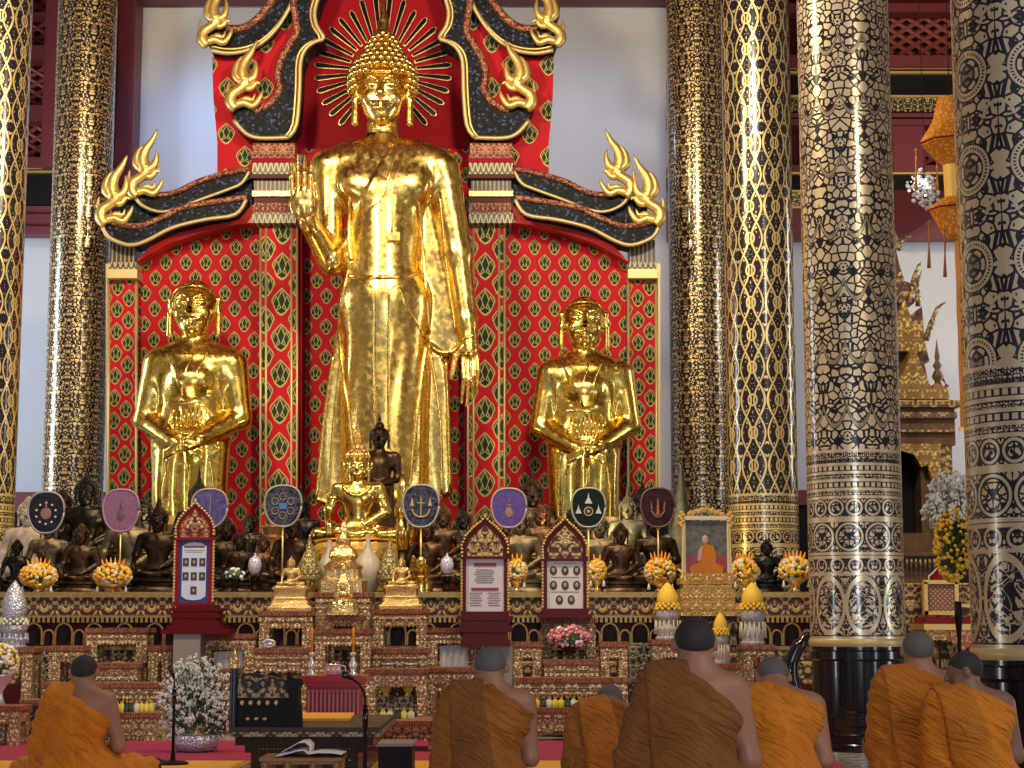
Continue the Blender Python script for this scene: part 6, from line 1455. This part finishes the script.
# marble bust-like ornament left of far column gap
# ---------------------------------------------------------------- monks, seen from behind
ORN = cloth('robe_orange', (.70, .22, .006), 9, 0, True); ORN2 = cloth('robe_deep_orange', (.56, .18, .008), 9, 0, True); BRN = cloth('robe_brown', (.25, .085, .012), 9, 0, True); BRN2 = cloth('robe_russet', (.36, .12, .010), 9, 0, True)
SASHC = {}
def monk(label, cx, ytop, Y, pose='kneel', lean=.12, hyaw=0.0, hpitch=.15, roll=0.0, arm='front', robe=ORN, strip=None, hair=HAIR, skin=SKIN, yaw=0.0, hdx=0.0, sw=1.0, ca=.10, ck=.62):
    t = thing('person', label, 'person', (0, 0, 0)); h = .0115
    pz = .27 if pose == 'kneel' else .14
    pel = np.array((0, 0, pz)); U = np.array((sin(roll), sin(lean)*cos(roll), cos(lean)*cos(roll))); Lx = np.array((1, 0, -sin(roll)*.8))
    B = np.array((0, cos(lean), -sin(lean)))        # front direction of the torso
    T = lambda x, f, u_: tuple(pel+Lx*x+B*f+U*u_)
    UH = np.array((sin(roll)+hdx, sin(lean+hpitch), cos(lean+hpitch))); nb = np.array(T(0, 0, .485)); hc = nb+UH*.115
    zt = hc[2]+.108
    lo = (-.48, -.42, 0); hi = (.48, .85 if lean > .7 else .72, zt+.04)
    F = Fld(lo, hi, h); c = lambda a, b, ra, rb=None, k=.04, FF=None: (FF or F).cap(a, b, ra, rb, k)
    def torso(FF, g):
        FF.ell(T(0, 0, .02), (.175+g, .135+g, .14+g), .06); FF.cap(T(0, 0, .02), T(0, 0, .28), .125+g, .135+g, .06)
        FF.ell(T(0, -.005, .33), (.185*sw+g, .118+g, .15+g), .07); FF.cap(T(-.15*sw, 0, .425), T(.15*sw, 0, .425), .06+g, .06+g, .07)
    def legs(FF, g):
        for s in (-1, 1):
            if pose == 'kneel':
                FF.cap((s*.09, 0, .25), (s*.15, .42, .12), .095+g, .07+g, .05); FF.cap((s*.15, .42, .08), (s*.11, -.02, .075), .06+g, .05+g, .04)
                FF.cap((s*.11, -.02, .06), (s*.09, -.20, .05), .038+(g if g < .01 else 0), .03, .03)
            else:
                FF.cap((s*.10, 0, .12), (s*.38, .22, .10), .10+g, .07+g, .05); FF.cap((s*.38, .22, .08), (s*-.08, .34, .07), .06+g, .045+g, .04)
    torso(F, 0); legs(F, 0)
    [F.cap(T(s_*.11*sw, -.01, .435), T(s_*.02, 0, .505), .05, .045, .05) for s_ in (-1, 1)]; F.cap(T(0, .0, .42), tuple(hc-UH*.04), .066, .058, .05)
    def hand(wr, d, side):
        wr = np.array(wr); d = np.array(d)/np.linalg.norm(d); pc = wr+d*.045
        F.ell(tuple(pc), (.036, .04, .02), .02)
        for i in range(4): o_ = np.array(((i-1.5)*.019, 0, 0)); L = (.06, .072, .068, .052)[i]; F.cap(tuple(pc+o_+d*.025), tuple(pc+o_+d*(.03+L*.6)-np.array((0, 0, .008))), .010, .009, .006); F.cap(tuple(pc+o_+d*(.03+L*.6)-np.array((0, 0, .008))), tuple(pc+o_+d*(.02+L)-np.array((0, 0, .026))), .009, .0075, .004)
        F.cap(tuple(pc+np.array((-side*.03, 0, 0))), tuple(pc+np.array((-side*.048, 0, .0))+d*.04), .0115, .009, .01)
    def armf(s, FF, g):
        sh = T(s*.185*sw, 0, .415)
        if arm == 'down' and s > 0: el = tuple(np.array(T(.255*sw, .03, .15))); wr = (el[0]-.10, el[1]+.10, max(el[2]-.22, .16))
        elif arm == 'lap' or (arm == 'down' and s < 0): el = T(s*.25, .03, .15); wr = (s*.10, el[1]+.24, pz+.13)
        else: el = T(s*.215*sw, .05, .15); wr = tuple(np.array(T(s*.03, .27, .22)))
        FF.cap(sh, el, .054+g, .043+g, .05); FF.cap(el, wr, .042+g, .029+g, .03); return el, wr
    el, wr = armf(1, F, 0); hand(wr, np.array(wr)-np.array(el), 1); el2, wr2 = armf(-1, F, 0); hand(wr2, np.array(wr2)-np.array(el2), -1)
    RH = rotz(PI+hyaw) @ rotx(hpitch+lean*.6); F.xf(RH, tuple(hc), .080); head(F, ears='short', k=.08); F.xf()
    F.build('body', skin, t, sm=1)
    # cropped hair shell
    H = Fld(tuple(hc-.13), tuple(hc+.13), .006); H.xf(RH, tuple(hc), .080); H.ell((0, .11, .27), (1.03, 1.15, 1.10), .05); RI = np.array(RH)
    def hc_(x, y, z, V):
        dx, dy, dz = x-hc[0], y-hc[1], z-hc[2]; ly = RI[0, 1]*dx+RI[1, 1]*dy+RI[2, 1]*dz; lz = RI[0, 2]*dx+RI[1, 2]*dy+RI[2, 2]*dz
        return np.maximum(V, -(lz-(.002-.62*ly)))
    H.mod(hc_); H.build('hair', hair, t, sm=1)
    # robe
    R_ = Fld(lo, hi, h); torso(R_, .026); legs(R_, .034); armf(-1, R_, .026)
    if pose == 'kneel': R_.ell((0, .12, .14), (.26, .36, .14), .08); R_.ell((0, -.02, .16), (.235, .20, .16), .08)
    else: R_.ell((0, .14, .10), (.36, .26, .10), .08); R_.ell((0, 0, .13), (.25, .19, .15), .08); R_.cap((.2, .1, .1), (.40, .24, .08), .10, .085, .08)
    R_.cap(T(-.17*sw, .02, .36), T(-.20*sw, .07, .02), .065, .08, .08)
    if arm == 'front': R_.cap(T(-.22, .12, .12), T(0, .25, .18), .07, .05, .06)
    def frame(x, y, z):
        X_, Y_, Z_ = x-pel[0], y-pel[1], z-pel[2]; u_ = X_*U[0]+Y_*U[1]+Z_*U[2]; f_ = Y_*B[1]+Z_*B[2]; l_ = X_-u_*U[0]; return l_, f_, u_
    def fold(x, y, z, V):
        l, f, u_ = frame(x, y, z); g = np.sin((l*.75+u_)*78+1.6*np.sin(l*13+1)+1.5*np.sin(u_*11+cx))*.0045+np.sin((l*1.2+u_*.7)*41+2.1*np.sin(u_*9))*.005
        low = np.sin(np.arctan2(x, y-.1)*17+3*np.sin(z*9))*.006
        k = np.clip((u_-.0)/.1, 0, 1); g = g*k+low*(1-k)
        cut = u_-(.475-np.clip(l+ca, 0, 1)*ck)-.004*np.sin(l*60)     # bare right shoulder
        cut = np.where(l < -ca, u_-.475-np.clip(-l-ca, 0, .045), cut)
        return np.maximum(V-g, cut*.8)
    base = R_.V.copy(); R_.mod(fold); R_.build('robe', robe, t)
    S = Fld(lo, hi, h); S.V = base
    xc = lambda u_: -.118+.06*(1-np.clip(u_/.45, 0, 1))
    def strp(x, y, z, V):
        l, f, u_ = frame(x, y, z); w = np.sin(u_*60+2*np.sin(l*15))*.0022
        return np.maximum(np.maximum(V-.019-w, np.abs(l-xc(u_))-.088-.02*(1-np.clip(u_/.45, 0, 1))), np.maximum(f-.10, -(z-.05)))
    S.mod(strp); S.build('shoulder_cloth', strip or robe, t)
    sc_ = (P(cx, ytop, Y).z-FZ)/zt; hx = hc[0]*cos(yaw)-hc[1]*sin(yaw)
    t.scale = (sc_,)*3; t.rotation_euler = (0, 0, yaw); t.location = (P(cx, ytop, Y).x-hx*sc_, Y, FZ); return t
monk('shaven monk in orange robe sitting cross-legged alone at the left, back turned', 83, 655, 11.25, 'cross', .05, 0, .12, .04, 'lap', ORN, skin=SKIN, sw=.93, ca=.06)
monk('monk in brown-orange robe kneeling at centre with bare right shoulder', 490, 647, 8.75, 'kneel', .12, 0, .25, 0.02, 'front', BRN2, BRN, HAIRG, skin=SKIN, sw=1.0, ca=-.05, ck=.62)
monk('monk in brown robe bowing forward, head mostly hidden, between two larger monks', 614, 687, 10.0, 'kneel', .85, 0, .35, 0, 'front', BRN2, ORN2, HAIRG, skin=SKIND, sw=1.05)
monk('largest monk, nearest the camera, in brown robe with bare right arm hanging', 697, 618, 7.9, 'kneel', .16, 0, .10, 0.03, 'down', BRN, BRN, HAIR, skin=SKIN, sw=.88, ca=.02, ck=.75)
monk('monk in bright orange robe with grey cropped head bent forward', 781, 658, 8.8, 'kneel', .42, .05, .45, 0, 'front', ORN, ORN, HAIRG, skin=SKIN, sw=1.05, ca=-.04, ck=.45)
monk('monk in orange robe with ears showing, kneeling left of the turned monk', 920, 631, 9.7, 'kneel', .10, 0, .05, -.02, 'front', ORN2, ORN2, HAIRG, skin=SKIN, ca=-.04, ck=.5)
monk('monk in orange robe with head turned to the left at the right edge', 970, 652, 8.9, 'kneel', .22, 1.30, .05, -.06, 'front', ORN, ORN2, HAIR, skin=SKIND, sw=1.02, yaw=.12, ca=-.03, ck=.5)
# ---------------------------------------------------------------- camera, light, colour management
cam = bpy.data.objects.new('camera', bpy.data.cameras.new('camera')); COL.objects.link(cam)
cam.location = (0, 0, HC); cam.rotation_euler = (PI/2+TH, 0, 0); cam.data.sensor_width = 36; cam.data.lens = 36*FPX/1024
cam.data.clip_end = 100; scene.camera = cam
def area(name, loc, tgt, size, power, col, sy=None):
    L = bpy.data.lights.new(name, 'AREA'); L.energy = power; L.color = col; L.size = size
    if sy: L.shape = 'RECTANGLE'; L.size_y = sy
    o = bpy.data.objects.new(name, L); COL.objects.link(o); o.location = loc
    o.rotation_euler = (Vector(tgt)-Vector(loc)).to_track_quat('-Z', 'Y').to_euler(); return o
NX = NC
area('altar_spot', (-4.6, 14.5, 8.8), (NX, 22, 4.2), .8, 780, (1, .80, .52))
area('altar_spot', (1.4, 14.5, 8.8), (NX, 22, 4.2), .8, 780, (1, .82, .56))
area('altar_spot', (NX, 12.5, 9.6), (NX, 22, 5.5), .6, 150, (1, .86, .66))
area('altar_uplight', (-3.9, 19.9, 2.0), (-4.1, 22.5, 3.9), .25, 40, (1, .72, .3))
area('altar_uplight', (.9, 19.9, 2.0), (.9, 22.5, 3.9), .25, 40, (1, .72, .3))
area('door_daylight', (.8, -2.8, 2.1), (0, 20, 2.0), 2.2, 560, (.80, .88, 1), 3.4)
area('side_door_daylight', (8.3, 13.3, 1.2), (0, 14, 1.2), .7, 60, (.82, .9, 1), 2.1)
area('side_door_daylight', (-10.8, 9.7, 1.3), (0, 14, 1.3), 1.0, 110, (.82, .9, 1), 2.3)
area('side_door_daylight', (8.3, 6.0, 1.2), (0, 10, 1.2), .7, 50, (.82, .9, 1), 2.1)
area('aisle_window', (-10.6, 22.5, 5.0), (-6, 27, 5.5), 2.0, 620, (.72, .84, 1), 4.0)
area('aisle_window', (8.2, 22.0, 5.0), (4, 27, 4.5), 1.6, 300, (.95, .96, 1), 4.0)
area('back_daylight', (-4.6, 25.2, 9.3), (-3.6, 27, 5), 1.2, 70, (.30, .52, 1), .5)
area('back_daylight', (1.2, 25.2, 9.3), (.9, 27, 5), 1.2, 30, (.58, .68, 1), .5)
area('column_fill', (6.5, 4.0, 8.0), (2.6, 16, 4), 1.6, 420, (1, .86, .68))  # added warm fill that brightens the right columns, not a fixture of the hall
w = bpy.data.worlds.new('world'); scene.world = w; w.use_nodes = True
w.node_tree.nodes['Background'].inputs[0].default_value = (.75, .82, 1, 1); w.node_tree.nodes['Background'].inputs[1].default_value = .5
scene.view_settings.view_transform = 'Standard'; scene.view_settings.look = 'None'; scene.view_settings.gamma = 1; scene.view_settings.exposure = -.6
scene.view_settings.use_curve_mapping = False
scene.cycles.max_bounces = 7; scene.cycles.diffuse_bounces = 3; scene.cycles.glossy_bounces = 4; scene.cycles.sample_clamp_indirect = 6; scene.cycles.sample_clamp_direct = 0
scene.cycles.caustics_reflective = False
scene.cycles.use_denoising = True
